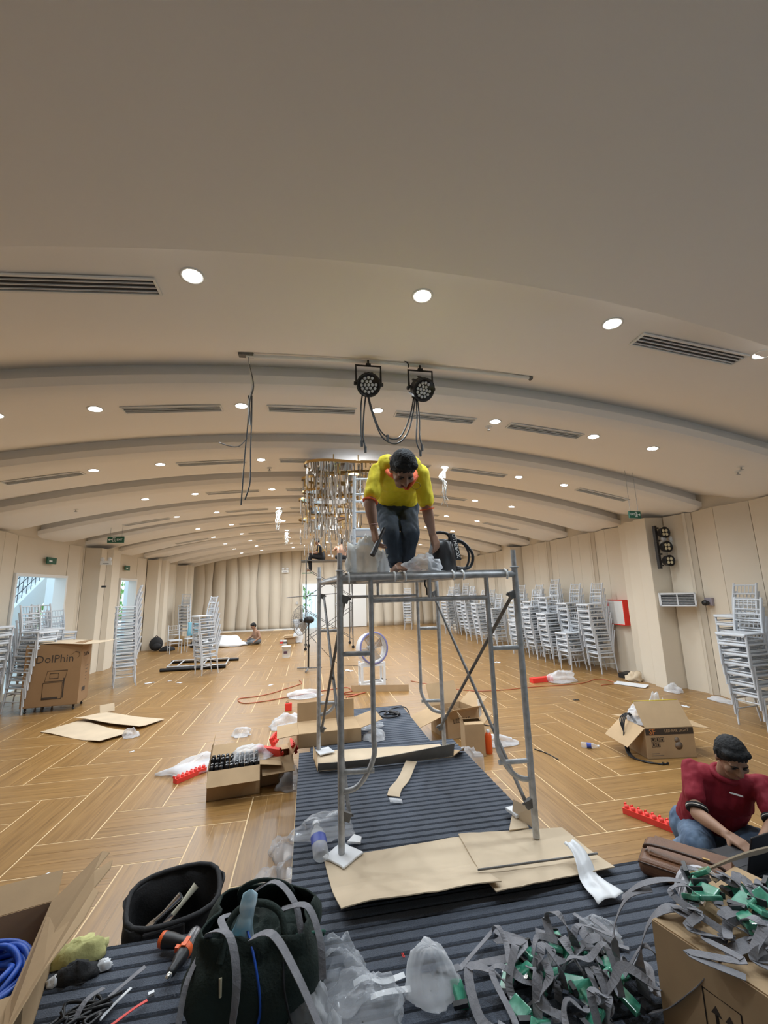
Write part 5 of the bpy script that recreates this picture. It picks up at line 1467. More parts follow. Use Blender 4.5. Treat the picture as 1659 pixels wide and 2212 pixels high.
    for h_, kn, an in legs:
        q = MB(); q.tube([an + Vector((0, 0, .045)), an + Vector((0, 0, .005))], [.064, .062], 16); q.build('turn_up', M['jeans_dark'], t)
    q = MB(); q.tube([wrR + Vector((.028 * math.cos(k * .5236), .028 * math.sin(k * .5236), .022)) for k in range(12)], .004, 6, closed=True); q.build('bracelet', mat('pale_pink_band', (.75, .45, .42), .5), t)
bending_man()
# what he holds and what stands about him on the deck
ZT = SZ + SH + .034
t = thing('vacuum_wand', 'black tube held in the bending man\'s hand', 'tube', (0, 0, 0))
a = MB(); a.tube([(.505, 2.76, 2.405), (.46, 2.72, 2.32), (.405, 2.67, 2.215)], [.013, .015, .017], 10); a.build('tube', M['black'], t)
t = thing('vacuum_cleaner', 'black canister vacuum with coiled hose on the scaffold deck', 'vacuum cleaner', (1.035, 3.16, ZT))
a = MB(); a.lathe([(.10, 0), (.112, .02), (.108, .15), (.092, .20), (.085, .235), (.05, .26), (.001, .265)], n=26); a.build('body', M['black'], t)
a = MB(); a.tube(curve_pts([(-.075, -.02, .20), (-.085, -.03, .29), (-.03, -.03, .315), (.05, -.03, .30), (.07, -.03, .22)], 6), .012, 8); a.build('handle', M['black'], t)
a = MB(); a.strip(curve_pts([(.055, -.10, .30), (.08, -.112, .20), (.095, -.115, .09)], 6), .045, (1, 0, 0), .004); a.build('strap', M['black'], t)
lettering('OTHEBOX', .040, M['white_print'], t, (.078, -.122, .20), (R(90), R(80), 0), name='strap_lettering')
a = MB()
for k in range(2): a.tube(curve_pts([(.06, 0, .27 - .02 * k), (.17, -.02, .24 - .01 * k), (.245 - .03 * k, -.03, .14), (.22 - .03 * k, -.02, .04), (.11, -.02, .02 + .02 * k)], 7), .012 - .003 * k, 8)
a.build('hose', M['black'], t)
crumple('grey-white bag of parts on the deck at the man\'s right foot', (.40, 2.985, ZT), (.14, .085, .22), 'bag_grey', 41, ridge=.4, lump=.35)
crumple('white paper bag leaning on the grey bag on the deck', (.525, 2.965, ZT), (.045, .04, .13), 'white', 42)
crumple('bluish plastic bag on the deck before the vacuum', (.835, 2.96, ZT), (.155, .075, .10), 'film_milky', 43, ridge=.4)

def kneeling_man():
    t = thing('person', 'person in a dark red polo shirt seated on the floor beyond the stage edge', 'person', (0, 0, 0))
    hip = Vector((2.93, 3.02, .16)); chest = Vector((2.87, 2.80, .50)); nb = Vector((2.865, 2.71, .66))
    shR, shL = Vector((2.74, 2.86, .655)), Vector((3.03, 2.60, .63))
    elR, elL = Vector((2.585, 2.70, .455)), Vector((2.90, 2.45, .475))
    wrR, wrL = Vector((2.555, 2.475, .45)), Vector((2.735, 2.395, .452))
    hc = Vector((2.835, 2.615, .80)); f, u, r = basis((-.36, -.80, -.46), (-.2, -.42, .88))
    b = MB(); head(b, hc, f, u, r, 1.02); cap(b, nb, hc - u * .03 - f * .03, .058, .054)
    ax = (shL - shR).normalized()
    for p, q, a, c_ in ((hip, chest, .13, .12), (chest, nb, .12, .080)):
        for dx in (-.05, .05): cap(b, p + ax * dx + Vector((.01, .02, 0)), q + ax * dx + Vector((.01, .02, -.01)), a * .58, c_ * .58)
    for s, e, w in ((shR, elR, wrR), (shL, elL, wrL)):
        cap(b, chest.lerp(s, .55) + Vector((.01, .02, -.01)), s, .05, .048); chain(b, [s, e], [.047, .040]); chain(b, [e, e.lerp(w, .35), w], [.042, .042, .027])
    hand(b, wrR, (.10, -.95, -.12), (.2, 0, -1), 18, 1.0, 1); hand(b, wrL, (-.35, -.85, -.05), (.1, 0, -1), 18, 1.0, -1)
    legs = [([hip + Vector((-.10, -.02, 0)), Vector((2.56, 2.70, .27)), Vector((2.66, 2.98, .08))], 0), ([hip + Vector((.10, -.06, 0)), Vector((2.98, 2.66, .26)), Vector((2.78, 2.78, .07))], 1)]
    for pts, k in legs:
        chain(b, [pts[0], pts[1], pts[1].lerp(pts[2], .3), pts[2]], [.08, .055, .055, .036])
        d = (pts[2] - pts[1]).normalized(); cap(b, pts[2], pts[2] + Vector((d.x, d.y, 0)).normalized() * .13 + Vector((0, 0, -.03)), .038, .028)
    b.v = [(x, y, max(z, .004)) for x, y, z in b.v]
    fuse(b, 'body', M['skin'], t, .0065, 3)
    face_parts(t, hc, f, u, r, 1.02); hair(t, hc, f, u, r, 1.02, top=1.06)
    s = MB()
    for dx in (-.08, 0, .08):
        cap(s, hip + ax * dx + Vector((-.01, -.05, .08)), chest + ax * dx, .112, .118); cap(s, chest + ax * dx, nb + ax * dx * 1.15 + Vector((0, .03, -.04)), .125, .085)
    for sh, e in ((shR, elR), (shL, elL)):
        cap(s, chest.lerp(sh, .5), sh, .088, .068); cap(s, sh, sh.lerp(e, .62), .067, .067)
    fuse(s, 'shirt', M['shirt_red'], t, .008, 4, wrinkle=.010, seed=4)
    ring = [nb + Vector((.078 * math.cos(k * .314), .066 * math.sin(k * .314), .012 + .030 * math.sin(k * .314))) for k in range(20)]
    c = MB(); c.tube(ring, .018, 8, closed=True); c.build('collar', M['shirt_red'], t)
    for sh, e in ((shR, elR), (shL, elL)):
        p, q = sh.lerp(e, .84), sh.lerp(e, .93)
        c = MB(); c.tube([p, q], [.063, .061], 18); cf_ = c.build('cuff', M['black_cloth'], t)
        c = MB(); c.tube([p.lerp(q, .45), p.lerp(q, .62)], [.0638, .0634], 18); c.build('stripe', mat('cuff_stripe', (.75, .70, .62), .7) if 'cuff_stripe' not in bpy.data.materials else bpy.data.materials['cuff_stripe'], cf_)
    c = MB(); c.box((2.842, 2.632, .575), (.075, .004, .010), (R(-25), R(12), R(-30))); c.build('chest_print', M['white_print'], t)
    j = MB(); cap(j, hip + ax * -.08, hip + ax * .08, .145, .145)
    for pts, k in legs:
        chain(j, [pts[0], pts[1], pts[1].lerp(pts[2], .5), pts[2]], [.115, .085, .075, .062], 16)
    j.v = [(x, y, max(z, .003)) for x, y, z in j.v]
    fuse(j, 'trousers', M['jeans_blue'], t, .008, 3, wrinkle=.010, wscale=10)
kneeling_man()

def far_person(label, m_top, joints, hairy=True, shirt=None, trousers=None):
    t = thing('person', label, 'person', (0, 0, 0)); J = {k: Vector(v) for k, v in joints.items()}
    f, u, r = basis(joints['face'], (0, 0, 1)); b = MB(); head(b, J['head'], f, u, r)
    cap(b, J['neck'], J['head'] - u * .04, .056, .052)
    ax = (J['shL'] - J['shR']).normalized()
    def torso(mb, k, wide=.075):
        for dx in (-wide, 0, wide): cap(mb, J['hip'] + ax * dx, J['chest'] + ax * dx, .10 * k, .105 * k); cap(mb, J['chest'] + ax * dx, J['neck'] + ax * dx * .6 + Vector((0, 0, -.05)), .105 * k, .07 * k)
    torso(b, 1)
    for q in 'RL':
        cap(b, J['chest'].lerp(J['sh' + q], .6), J['sh' + q], .07, .056); chain(b, [J['sh' + q], J['el' + q], J['wr' + q]], [.05, .042, .028])
        hand(b, J['wr' + q], J['wr' + q] - J['el' + q], (0, -.3, -1), 25, 1.0, 1 if q == 'R' else -1)
        chain(b, [J['hip'] + ax * (.09 if q == 'L' else -.09), J['kn' + q], J['an' + q]], [.085, .06, .04])
        d = joints.get('toe' + q, (0, -1, -.2)); cap(b, J['an' + q] + Vector((0, 0, -.03)), J['an' + q] + Vector(d).normalized() * .15 + Vector((0, 0, -.05)), .036, .028)
    fuse(b, 'body', m_top, t, .012, 2)
    face_parts(t, J['head'], f, u, r); hair(t, J['head'], f, u, r, vox=.012)
    if shirt:
        s = MB(); torso(s, 1.12)
        for q in 'RL': cap(s, J['chest'].lerp(J['sh' + q], .5), J['sh' + q], .085, .07); cap(s, J['sh' + q], J['sh' + q].lerp(J['el' + q], .6), .068, .062)
        fuse(s, 'shirt', shirt, t, .012, 3)
    if trousers:
        j = MB()
        cap(j, J['hip'] - ax * .07, J['hip'] + ax * .07, .12, .12)
        for q in 'RL': chain(j, [J['hip'] + ax * (.09 if q == 'L' else -.09), J['kn' + q], J['an' + q]], [.10, .08, .06])
        fuse(j, 'trousers', trousers, t, .012, 3)
    return t
M['black_tee'] = mat('black_tee', (.012, .012, .014), .85)
far_person('person in black sitting on the edge of the far scaffold plank, legs hanging', M['skin_dark'], dict(face=(-.8, .1, -.45), head=(.27, 15.2, 3.74), neck=(.35, 15.2, 3.60), chest=(.40, 15.2, 3.42), hip=(.46, 15.2, 3.17), shR=(.37, 15.38, 3.53), shL=(.37, 15.02, 3.53), elR=(.26, 15.40, 3.32), elL=(.26, 15.0, 3.32), wrR=(.08, 15.25, 3.33), wrL=(.08, 15.08, 3.33), knR=(.02, 15.30, 3.24), knL=(.02, 15.10, 3.24), anR=(.05, 15.30, 2.76), anL=(.05, 15.10, 2.76), toeR=(-1, 0, -.1), toeL=(-1, 0, -.1)), shirt=M['black_tee'], trousers=M['black_tee'])
far_person('person with a bare back sitting on the far scaffold plank', M['skin_dark'], dict(face=(-.5, .8, -.1), head=(1.15, 15.4, 3.73), neck=(1.17, 15.38, 3.60), chest=(1.18, 15.36, 3.43), hip=(1.18, 15.36, 3.18), shR=(1.36, 15.38, 3.54), shL=(.99, 15.38, 3.54), elR=(1.42, 15.45, 3.30), elL=(.84, 15.44, 3.36), wrR=(1.30, 15.65, 3.20), wrL=(.98, 15.62, 3.50), knR=(1.30, 15.75, 3.22), knL=(1.02, 15.75, 3.22), anR=(1.12, 15.55, 3.12), anL=(1.22, 15.60, 3.12)), trousers=M['black_tee'])
far_person('shirtless person in grey trousers sitting on the far floor by white sheeting', M['skin'], dict(face=(-.75, -.5, -.45), head=(-2.13, 17.45, .68), neck=(-2.07, 17.5, .55), chest=(-2.02, 17.5, .37), hip=(-1.97, 17.52, .12), shR=(-2.10, 17.62, .48), shL=(-1.92, 17.32, .48), elR=(-2.22, 17.6, .28), elL=(-1.85, 17.22, .27), wrR=(-2.38, 17.5, .18), wrL=(-2.05, 17.15, .13), knR=(-2.32, 17.72, .14), knL=(-2.15, 17.15, .12), anR=(-2.05, 17.85, .06), anL=(-2.35, 17.30, .06), toeR=(.5, .5, 0), toeL=(-1, .3, 0)), trousers=mat('grey_trousers', (.16, .18, .20), .85))
c = carton('cardboard_box', 'small printed carton between the two men on the far scaffold', (.74, 15.3, 3.068), R(2), (.36, .30, .34), (None, None, None, None), bpy.data.materials['kraft_carton'])
b = MB(); b.box((-.03, -.152, .16), (.10, .001, .06)); b.box((.09, -.152, .14), (.06, .001, .09)); b.build('print_marks', M['white_print'], c)
# ---------------------------------------------------------------- foreground on the stage
M['strap'] = mat('grey_webbing', (.27, .27, .295), .7, var=.25, vscale=30, bump=.2, bscale=180)
M['green_badge'] = mat('green_translucent_badge', (.02, .20, .12), .2, var=.6, vscale=28, col2=(.10, .42, .28), spec=.8, coat=.5)
M['chrome'] = mat('bright_clip', (.75, .77, .80), .12, metal=.9)
# left carton with blue cord
CZ2 = math.cos(R(17)); SZ2 = math.sin(R(17))
c = carton('cardboard_box', 'large torn carton full of blue cord at the lower left', (-1.29, 2.07, HP), R(17), (.54, .50, .26), (62, 100, 70, None), M['card'], fl=(.13, .22, .2, .2))
for ch in list(c.children):
    if ch.name.startswith('flap') and abs(ch.location.x - .267) < .01: bpy.data.objects.remove(ch)
def flapfn():
    P = [(-1.125, 2.375, .66), (-.965, 2.455, .80), (-.915, 2.405, .815), (-.93, 2.30, .80), (-.875, 2.34, .815), (-.862, 2.29, .81), (-.885, 2.20, .79), (-.855, 2.17, .79), (-.845, 2.03, .78), (-.872, 1.83, .765), (-.86, 1.62, .75), (-.985, 1.86, .66)]
    inv = Matrix.LocRotScale(Vector((-1.29, 2.07, HP)), Euler((0, 0, R(17))), None).inverted()
    P = [inv @ Vector(p) for p in P]; n = len(P); mb = MB()
    up = Vector((-.4, 0, .9)).normalized() * .005
    mb.add(P + [p - up for p in P], [tuple(range(n)), tuple(range(2 * n - 1, n - 1, -1))] + [(i, n + i, n + (i + 1) % n, (i + 1) % n) for i in range(n)])
    mb.build('torn_flap', M['card'], c)
flapfn()
t = thing('cord_bundle', 'bundle of bright blue cord in the torn carton', 'cord', (-1.22, 2.05, HP + .10)); M['blue_cord'] = mat('blue_cord', (.015, .10, .55), .5, var=.4, vscale=20)
for k in range(16):
    a = []
    r0 = rnd.uniform(.10, .18); h = rnd.uniform(.02, .13); ph = rnd.uniform(0, 6)
    for q in range(9): an = ph + 2 * math.pi * q / 9; a.append((r0 * math.cos(an) * 1.15, r0 * math.sin(an), h + .025 * math.sin(2 * an + k)))
    m_ = MB(); m_.tube(curve_pts(a, 4, True), .011, 6, closed=True); m_.build('cord_loop', M['blue_cord'], t)

# open tub-like bags
def tub(parent, secs, m, name='body', thick=.01, n=40, wr=.012, seed=1):
    """secs: (z, cx, cy, rx, ry, tilt) rings of a rounded box from the bottom up"""
    def P(u, v):
        k = u * (len(secs) - 1); i = min(int(k), len(secs) - 2); f_ = k - i
        z, cx, cy, rx, ry, tl = [a * (1 - f_) + b * f_ for a, b in zip(secs[i], secs[i + 1])]
        a = 2 * math.pi * v; ca, sa = math.cos(a), math.sin(a); q = 1 / (abs(ca) ** 3.2 + abs(sa) ** 3.2) ** (1 / 3.2)
        w = wr * mnoise.noise(Vector((ca * 2.5, sa * 2.5, z * 7 + seed))) + wr * .6 * (abs(mnoise.noise(Vector((ca * 5, sa * 5, z * 12 + seed)))) - .3)
        return Vector((cx + (rx + w) * ca * q, cy + (ry + w) * sa * q, z + tl * sa * ry))
    mb = MB(); mb.grid(P, (len(secs) - 1) * 5, n, 0, True, thick)
    b_ = secs[0]; mb.prism([(b_[1] + b_[3] * .97 * math.cos(a * .3927), b_[2] + b_[4] * .97 * math.sin(a * .3927)) for a in range(16)], b_[0], b_[0] + .008)
    return mb.build(name, m, parent)
t = thing('tool_bag', 'open black tool bag standing at the stage edge', 'bag', (-.70, 2.70, 0), R(14))
tub(t, [(.004, 0, 0, .19, .12, 0), (.15, 0, 0, .205, .135, 0), (.30, 0, .0, .205, .14, .06), (.39, .01, .0, .215, .15, .16), (.42, .01, .01, .222, .158, .24)], M['black_cloth'], seed=3, wr=.03)
a = MB(); a.tube([Vector((.01 + .222 * math.cos(k * .2618) / (abs(math.cos(k * .2618)) ** 3.2 + abs(math.sin(k * .2618)) ** 3.2) ** (1 / 3.2), .01 + .158 * math.sin(k * .2618) / (abs(math.cos(k * .2618)) ** 3.2 + abs(math.sin(k * .2618)) ** 3.2) ** (1 / 3.2), .424 + .24 * .158 * math.sin(k * .2618))) for k in range(24)], .013, 7, closed=True); a.build('rim', M['black_cloth'], t)
a = MB(); a.box((-.03, -.150, .335), (.19, .03, .10)); bevel(a.build('front_pocket', M['black_cloth'], t), .01)
a = MB(); a.tube(curve_pts([(.21, -.05, .40), (.26, 0, .34), (.25, .03, .24), (.225, .05, .18)], 6), .012, 6, flat=.3); a.build('strap', M['black_cloth'], t)
for k, (dx, dy, rz, lab) in enumerate(((.06, -.06, 40, 'pale handled pliers lying in the black tool bag'), (-.01, -.10, 20, 'silver tool end at the front rim of the black tool bag'))):
    q = thing('pliers', lab, 'tool', (-.70 + dx, 2.70 + dy, .415), R(rz), None, (R(20), R(-30), R(rz)))
    a = MB(); a.tube([(-.05, 0, 0), (0, 0, 0), (.09, 0, .01)], [.012, .010, .018], 8); a.build('grip', mat('cream_grip', (.60, .58, .46), .5) if k == 0 else M['chrome'], q)
    a = MB(); a.box((-.07, 0, 0), (.05, .025, .012)); a.build('jaw', M['chrome'], q)
def glove(loc, m, lab, seed, s=(.075, .045, .045), rz=0): crumple(lab, loc, s, m, seed, rz, 24, .35, 'glove', 'work_glove', .3)
M['yellow_glove'] = mat('yellow_glove', (.62, .60, .26), .85, bump=.3, bscale=60)
glove((-1.0, 2.40, HP), 'yellow_glove', 'pale yellow glove at the foot of the tool bag', 51, (.11, .05, .075), R(12))
glove((-.97, 2.31, HP), 'black_cloth', 'black and white glove lying below the yellow glove', 52, (.09, .05, .05))
glove((-.87, 2.33, HP), 'white', 'white finger end beside the black glove', 53, (.035, .022, .03))
glove((-1.045, 2.29, HP), 'white', 'white scrap at the left of the black glove', 54, (.03, .02, .03))

# cordless drill
def drill():
    t = thing('cordless_drill', 'black and orange cordless drill lying by the green duffel bag', 'drill', (-.535, 2.285, HP + .040), R(-104))
    od = mat('drill_orange', (.85, .13, .02), .4); gr = mat('drill_grey', (.13, .13, .14), .22, coat=.4)
    a = MB(); a.lathe([(.001, -.005), (.024, 0), (.029, .015), (.030, .075), (.029, .09)], (-.115, 0, 0), 18, rot=(0, R(90), 0)); a.build('motor_housing', gr, t)
    a = MB(); a.lathe([(.029, 0), (.032, .006), (.032, .022), (.028, .03)], (-.028, 0, 0), 16, rot=(0, R(90), 0)); a.box((-.02, 0, .026), (.05, .02, .014)); a.build('torque_ring', od, t)
    a = MB(); a.lathe([(.027, 0), (.028, .02), (.026, .045), (.019, .06), (.019, .095), (.013, .105)], (.0, 0, 0), 16, rot=(0, R(90), 0)); a.build('chuck', M['black'], t)
    a = MB(); a.lathe([(.012, 0), (.012, .018), (.005, .026)], (.104, 0, 0), 10, rot=(0, R(90), 0)); a.build('bit_holder', M['chrome'], t)
    a = MB(); a.tube([(-.05, -.015, 0), (-.055, -.05, 0), (-.062, -.09, 0), (-.066, -.125, 0)], [.024, .026, .031, .033], 14, flat=.9); a.build('handle', M['black'], t)
    a = MB(); a.box((-.022, -.035, .0), (.02, .026, .020)); a.build('trigger', od, t)
    a = MB(); a.tube([(-.066, -.123, 0), (-.068, -.140, 0), (-.069, -.146, 0)], [.0335, .032, .022], 14, flat=.9); a.build('battery_cap', od, t)
drill()

# green duffel bag
M['green_cloth'] = mat('dark_green_cloth', (.016, .030, .024), .85, var=.35, vscale=9, bump=.4, bscale=90)
t = thing('duffel_bag', 'dark green duffel bag stuffed with grey straps', 'bag', (-.19, 2.04, HP), R(-6))
tub(t, [(.004, 0, 0, .225, .17, 0), (.09, 0, 0, .25, .19, 0), (.18, 0, 0, .245, .185, 0), (.26, .01, .01, .225, .165, .05), (.315, .01, .0, .195, .13, .1)], M['green_cloth'], thick=.008, wr=.05, seed=8)
crmp = MB()
def inner(u, v):
    a = 2 * math.pi * v; r_ = u
    return Vector((.19 * r_ * math.cos(a), .135 * r_ * math.sin(a), .285 - .05 * r_ * r_ + .05 * mnoise.noise(Vector((r_ * math.cos(a) * 4, r_ * math.sin(a) * 4, 5)))))
crmp.grid(inner, 10, 30, 0, True); crmp.build('lining', M['green_cloth'], t)
for s, sg in ((.05, 1), (-.06, -1)):
    a = MB(); a.tube(curve_pts([(-.11, s * 2.6, .25), (-.09, s * 1.5, .35), (0, s * 1.2, .385), (.10, s * 1.5, .35), (.13, s * 2.6, .24)], 6), .014, 6, flat=.5); a.build('handle', M['green_cloth'], t)
a = MB(); a.tube(curve_pts([(.16, -.10, .28), (.235, -.06, .26), (.262, .04, .19), (.235, .10, .12)], 6), .006, 6); a.build('piping', mat('green_piping', (.01, .11, .08), .5), t)
a = MB(); a.tube([(-.10, -.175, .22), (-.095, -.186, .17)], [.006, .005], 6); a.build('zip_pull', mat('cream_zip', (.65, .58, .40), .5), t)
a = MB(); a.tube(curve_pts([(-.05, -.06, .33), (.02, -.17, .26), (.05, -.205, .12), (.0, -.21, .02)], 6), .005, 5); a.build('cord', M['blue_cord'], t)
a = MB(); a.tube(curve_pts([(.12, -.10, .30), (.13, -.19, .20), (.16, -.21, .10), (.2, -.22, .01)], 6), .004, 5); a.build('drawstring', M['black_cloth'], t)
def pack(u, v):
    a = 2 * math.pi * v; w = .078 * (1 - .66 * u ** 2.5) * (.75 + .25 * math.sin(u * 6 + 1)) * (1 if u < .99 else .2); 
    return Vector((w * math.cos(a) + .02 * u, w * .45 * math.sin(a) + .004 * math.sin(u * 30), u * .25 + .003 * mnoise.noise(Vector((math.cos(a) * 3, u * 8, 0)))))
M['tissue_pack'] = mat('pale_blue_pack', (.82, .93, .98), .3, var=.7, vscale=12, col2=(.16, .60, .88), coat=.4)
b = MB(); b.grid(pack, 16, 20, 0, True); o = b.build('tissue_pack', M['tissue_pack'], None, (-.268, 1.935, HP + .19), (R(-10), R(6), R(-6))); tag(o, 'pale blue plastic packet sticking out of the green duffel bag', 'packet')

# lanyards: a webbing strap, a clip and a green badge
def strap_curve(mb, P, w, seed=0, tw=1.2):
    c = curve_pts(P, 6); k = len(c); sd = []
    for i, p in enumerate(c):
        t_ = (c[min(i + 1, k - 1)] - c[max(i - 1, 0)]).normalized(); s = t_.cross(Vector((0, 0, 1)))
        s = s.normalized() if s.length > .05 else Vector((1, 0, 0))
        a = tw * mnoise.noise(Vector((i * .12, seed * 3.1, .5)))
        sd.append(Matrix.Rotation(a, 3, t_) @ s)
    mb.strip(c, w, sd, .0022)
def lanyard(loc, rz, seed, label, group, reach=.24, high=.16, w=.022, badge=True, floor=.006):
    rr = random.Random(seed); t = thing('lanyard', label, 'lanyard', loc, rz, group)
    P = [(0, 0, .015)]
    a0 = rr.uniform(-.4, .4); n = 4
    for k in range(n): P.append((reach * (k + 1) / n * math.cos(a0 + rr.uniform(-.5, .5)), reach * .8 * (k + 1) / n * math.sin(a0 + rr.uniform(-.9, .9)), max(floor, high * math.sin(math.pi * (k + 1) / (n + .25)) * rr.uniform(.55, 1.1))))
    P.append((reach * 1.1 * math.cos(a0 + .5), reach * .9 * math.sin(a0 + .6), floor + .004))
    m_ = MB(); strap_curve(m_, P, w, seed); m_.build('strap', M['strap'], t)
    if badge:
        q = MB(); q.box((-.040, 0, .030), (.085, .055, .018), (rr.uniform(-.5, .5), rr.uniform(-.6, .1), rr.uniform(-.4, .4))); bd = q.build('badge', M['green_badge'], t); bevel(bd, .005)
        q = MB(); q.box((.006, 0, .026), (.022, .034, .012), (0, rr.uniform(-.4, .4), rr.uniform(-.3, .3))); q.build('clip', M['chrome'], t)
        q = MB(); q.box((-.086, .004, .034), (.016, .056, .020), (rr.uniform(-.4, .4), -.3, 0)); q.build('end_cap', M['black'], t)
    return t
ORDL = ['first', 'second', 'third', 'fourth', 'fifth', 'sixth', 'seventh', 'eighth', 'ninth', 'tenth', 'eleventh', 'twelfth']
def name_rows(items, rows, where):
    """each lanyard its own label, by its row in depth and its order from the left"""
    items.sort(key=lambda q: -q[0].dot(cf)); n = len(items); per = math.ceil(n / len(rows))
    for k, rn in enumerate(rows):
        part = sorted(items[k * per:(k + 1) * per], key=lambda q: q[0].dot(cr))
        for i, (p, o, bd) in enumerate(part): o['label'] = 'grey lanyard %s, %s from left in the %s row %s' % ('with green badge' if bd else 'strap', ORDL[i], rn, where)
hr = random.Random(21); heap = []
for k in range(30):
    a = hr.uniform(0, 6.28); q = math.sqrt(hr.uniform(0, 1)); x = .95 + .30 * q * math.cos(a) + .08; y = 1.79 + .19 * q * math.sin(a); z = HP + .10 * (1 - q) * hr.uniform(.2, 1.0)
    o = lanyard((x, y, z), hr.uniform(0, 6.28), 100 + k, 'lanyard', 'lanyards heaped on the stage', hr.uniform(.12, .24), hr.uniform(.06, .19), hr.choice((.024, .030, .036)), k % 5 != 2)
    heap.append((Vector((x, y, z)), o, k % 5 != 2))
name_rows(heap, ('back', 'middle', 'front'), 'of the heap')
# printed carton at the lower right with lanyards on top
BX, BY, BRZ = 1.648, 1.505, R(17)
c = carton('cardboard_box', 'big closed carton under a pile of lanyards at the lower right', (BX, BY, HP), BRZ, (.62, .44, .34), (None, None, None, None), M['card'])
b = MB()
line_rect(b, -.035, .075, .10, .235, 0, .004)
for dx in (-.0, .04): b.box((dx, 0, .155), (.010, .001, .05)); b.add([(dx - .016, 0, .178), (dx + .016, 0, .178), (dx, 0, .205)], [(0, 1, 2)])
b.box((.02, 0, .118), (.075, .001, .008))
line_rect(b, .115, .215, .06, .225, 0, .004); b.box((.165, 0, .15), (.06, .001, .08))
b.v = [(-.3108, -x + .03, z) for x, y, z in b.v]
b.build('print_marks', M['ink'], c)
ax = Vector((math.cos(BRZ), math.sin(BRZ), 0)); ay = Vector((-math.sin(BRZ), math.cos(BRZ), 0))
heap = []
for k in range(20):
    p = Vector((BX, BY, HP + .345)) + ax * hr.uniform(-.20, .26) + ay * hr.uniform(-.10, .19)
    o = lanyard((p.x, p.y, p.z + hr.uniform(.0, .035)), hr.uniform(0, 6.28), 200 + k, 'lanyard', 'lanyards piled on the lower right carton', hr.uniform(.10, .18), hr.uniform(.03, .08), hr.choice((.024, .030)), k % 4 != 0)
    heap.append((p, o, k % 4 != 0))
name_rows(heap, ('back', 'front'), 'on the carton')
for k, (P, lab) in enumerate((([(1.45, 1.60, .75), (1.36, 1.62, .77), (1.30, 1.66, .70), (1.27, 1.70, .55), (1.29, 1.72, .42)], 'grey strap hanging over the left corner of the lower right carton'),
                              ([(1.70, 1.45, .76), (1.55, 1.42, .78), (1.40, 1.44, .74), (1.34, 1.50, .62), (1.30, 1.58, .50), (1.26, 1.66, .42)], 'broad grey strap curving down the front of the lower right carton'),
                              ([(1.38, 1.72, .77), (1.30, 1.76, .73), (1.25, 1.80, .60), (1.24, 1.80, .46), (1.20, 1.82, .41)], 'grey strap dropping from the carton to the stage'),
                              ([(1.62, 1.66, .755), (1.48, 1.70, .80), (1.36, 1.74, .78), (1.30, 1.80, .70)], 'grey strap arching off the back corner of the lower right carton'))):
    m_ = MB(); strap_curve(m_, P, .045 if k < 2 else .03, 300 + k, .5); tag(m_.build('strap', M['strap']), lab, 'strap')
def flapback(u, v):
    return Vector((1.90 + .30 * v - .06 * u, 1.78 - .12 * v + .20 * u - .0, .742 + .05 * math.sin(u * 1.8) + .015 * v))
sheet('cardboard_flap', 'pale curved cardboard flap at the back of the lower right carton', lambda u, v: Vector((1.72 + .55 * u, 1.80 + .06 * u + .16 * v, .755 - .16 * v * (1 - .2 * u) + .02 * math.sin(u * 3))), 10, 6, .006, M['card_light'])
t = thing('folded_straps', 'bundle of pale grey straps folded over the carton corner', 'strap', (1.83, 1.93, .56), R(-25))
for k in range(9):
    w = .022 * (k - 4)
    m_ = MB(); strap_curve(m_, [(-.10, w, -.04), (-.07, w, .03), (0, w * 1.05, .055 + .004 * (k % 3)), (.08, w * 1.1, .04), (.11, w, -.01)], .024, 400 + k, .3); m_.build('strap', M['strap'] if k % 2 else mat('pale_webbing', (.52, .52, .56), .6) if 'pale_webbing' not in bpy.data.materials else bpy.data.materials['pale_webbing'], t)
# brown briefcase
M['leather'] = mat('brown_leather', (.19, .080, .034), .42, var=.35, vscale=7, bump=.2, bscale=160)
M['leather_dark'] = mat('dark_brown_leather', (.06, .028, .016), .45)
t = thing('briefcase', 'brown leather laptop bag lying on the stage edge', 'bag', (2.06, 2.275, HP + .002), R(-50))
a = MB(); a.box((0, 0, .045), (.42, .30, .088)); o = a.build('body', M['leather'], t); bevel(o, .035, 4)
a = MB(); a.tube([(-.20, -.1495, .072), (.20, -.1495, .072)], .004, 5); a.tube([(-.2095, -.13, .06), (-.2095, .13, .06)], .004, 5); a.build('zip', M['leather_dark'], t)
a = MB(); a.box((.02, .02, .094), (.36, .22, .010)); bevel(a.build('flap', M['leather'], t), .004)
a = MB(); a.tube(curve_pts([(-.19, -.03, .096), (-.16, -.05, .125), (-.02, -.055, .135), (.14, -.05, .125), (.18, -.03, .096)], 6), .013, 8, flat=.6); a.build('handle', M['leather_dark'], t)
a = MB(); a.box((.10, -.055, .142), (.03, .012, .006)); a.build('buckle', M['gold'], t)
# laptop and pouch
t = thing('laptop', 'black open laptop under the red-shirted man\'s hands', 'laptop', (2.52, 2.24, HP + .004), R(8))
a = MB(); a.box((0, .08, .008), (.36, .23, .016)); bevel(a.build('base', M['black'], t), .004)
a = MB(); a.box((0, .08, .0165), (.31, .10, .002)); a.build('keyboard', M['dark'], t)
a = MB(); a.box((0, -.055, .115), (.36, .010, .225), (R(14), 0, 0)); bevel(a.build('screen', M['black'], t), .004)
t = thing('pouch', 'dark grey pouch with a clasp beside the laptop', 'pouch', (2.25, 2.34, HP), R(-20))
a = MB(); a.ball((0, 0, .035), .07, 16, sc=(1.2, .8, .55)); a.v = [(x, y, max(.002, z)) for x, y, z in a.v]; a.build('body', M['black_cloth'], t)
a = MB(); a.ball((-.03, -.04, .06), .010, 8); a.build('clasp', M['chrome'], t)

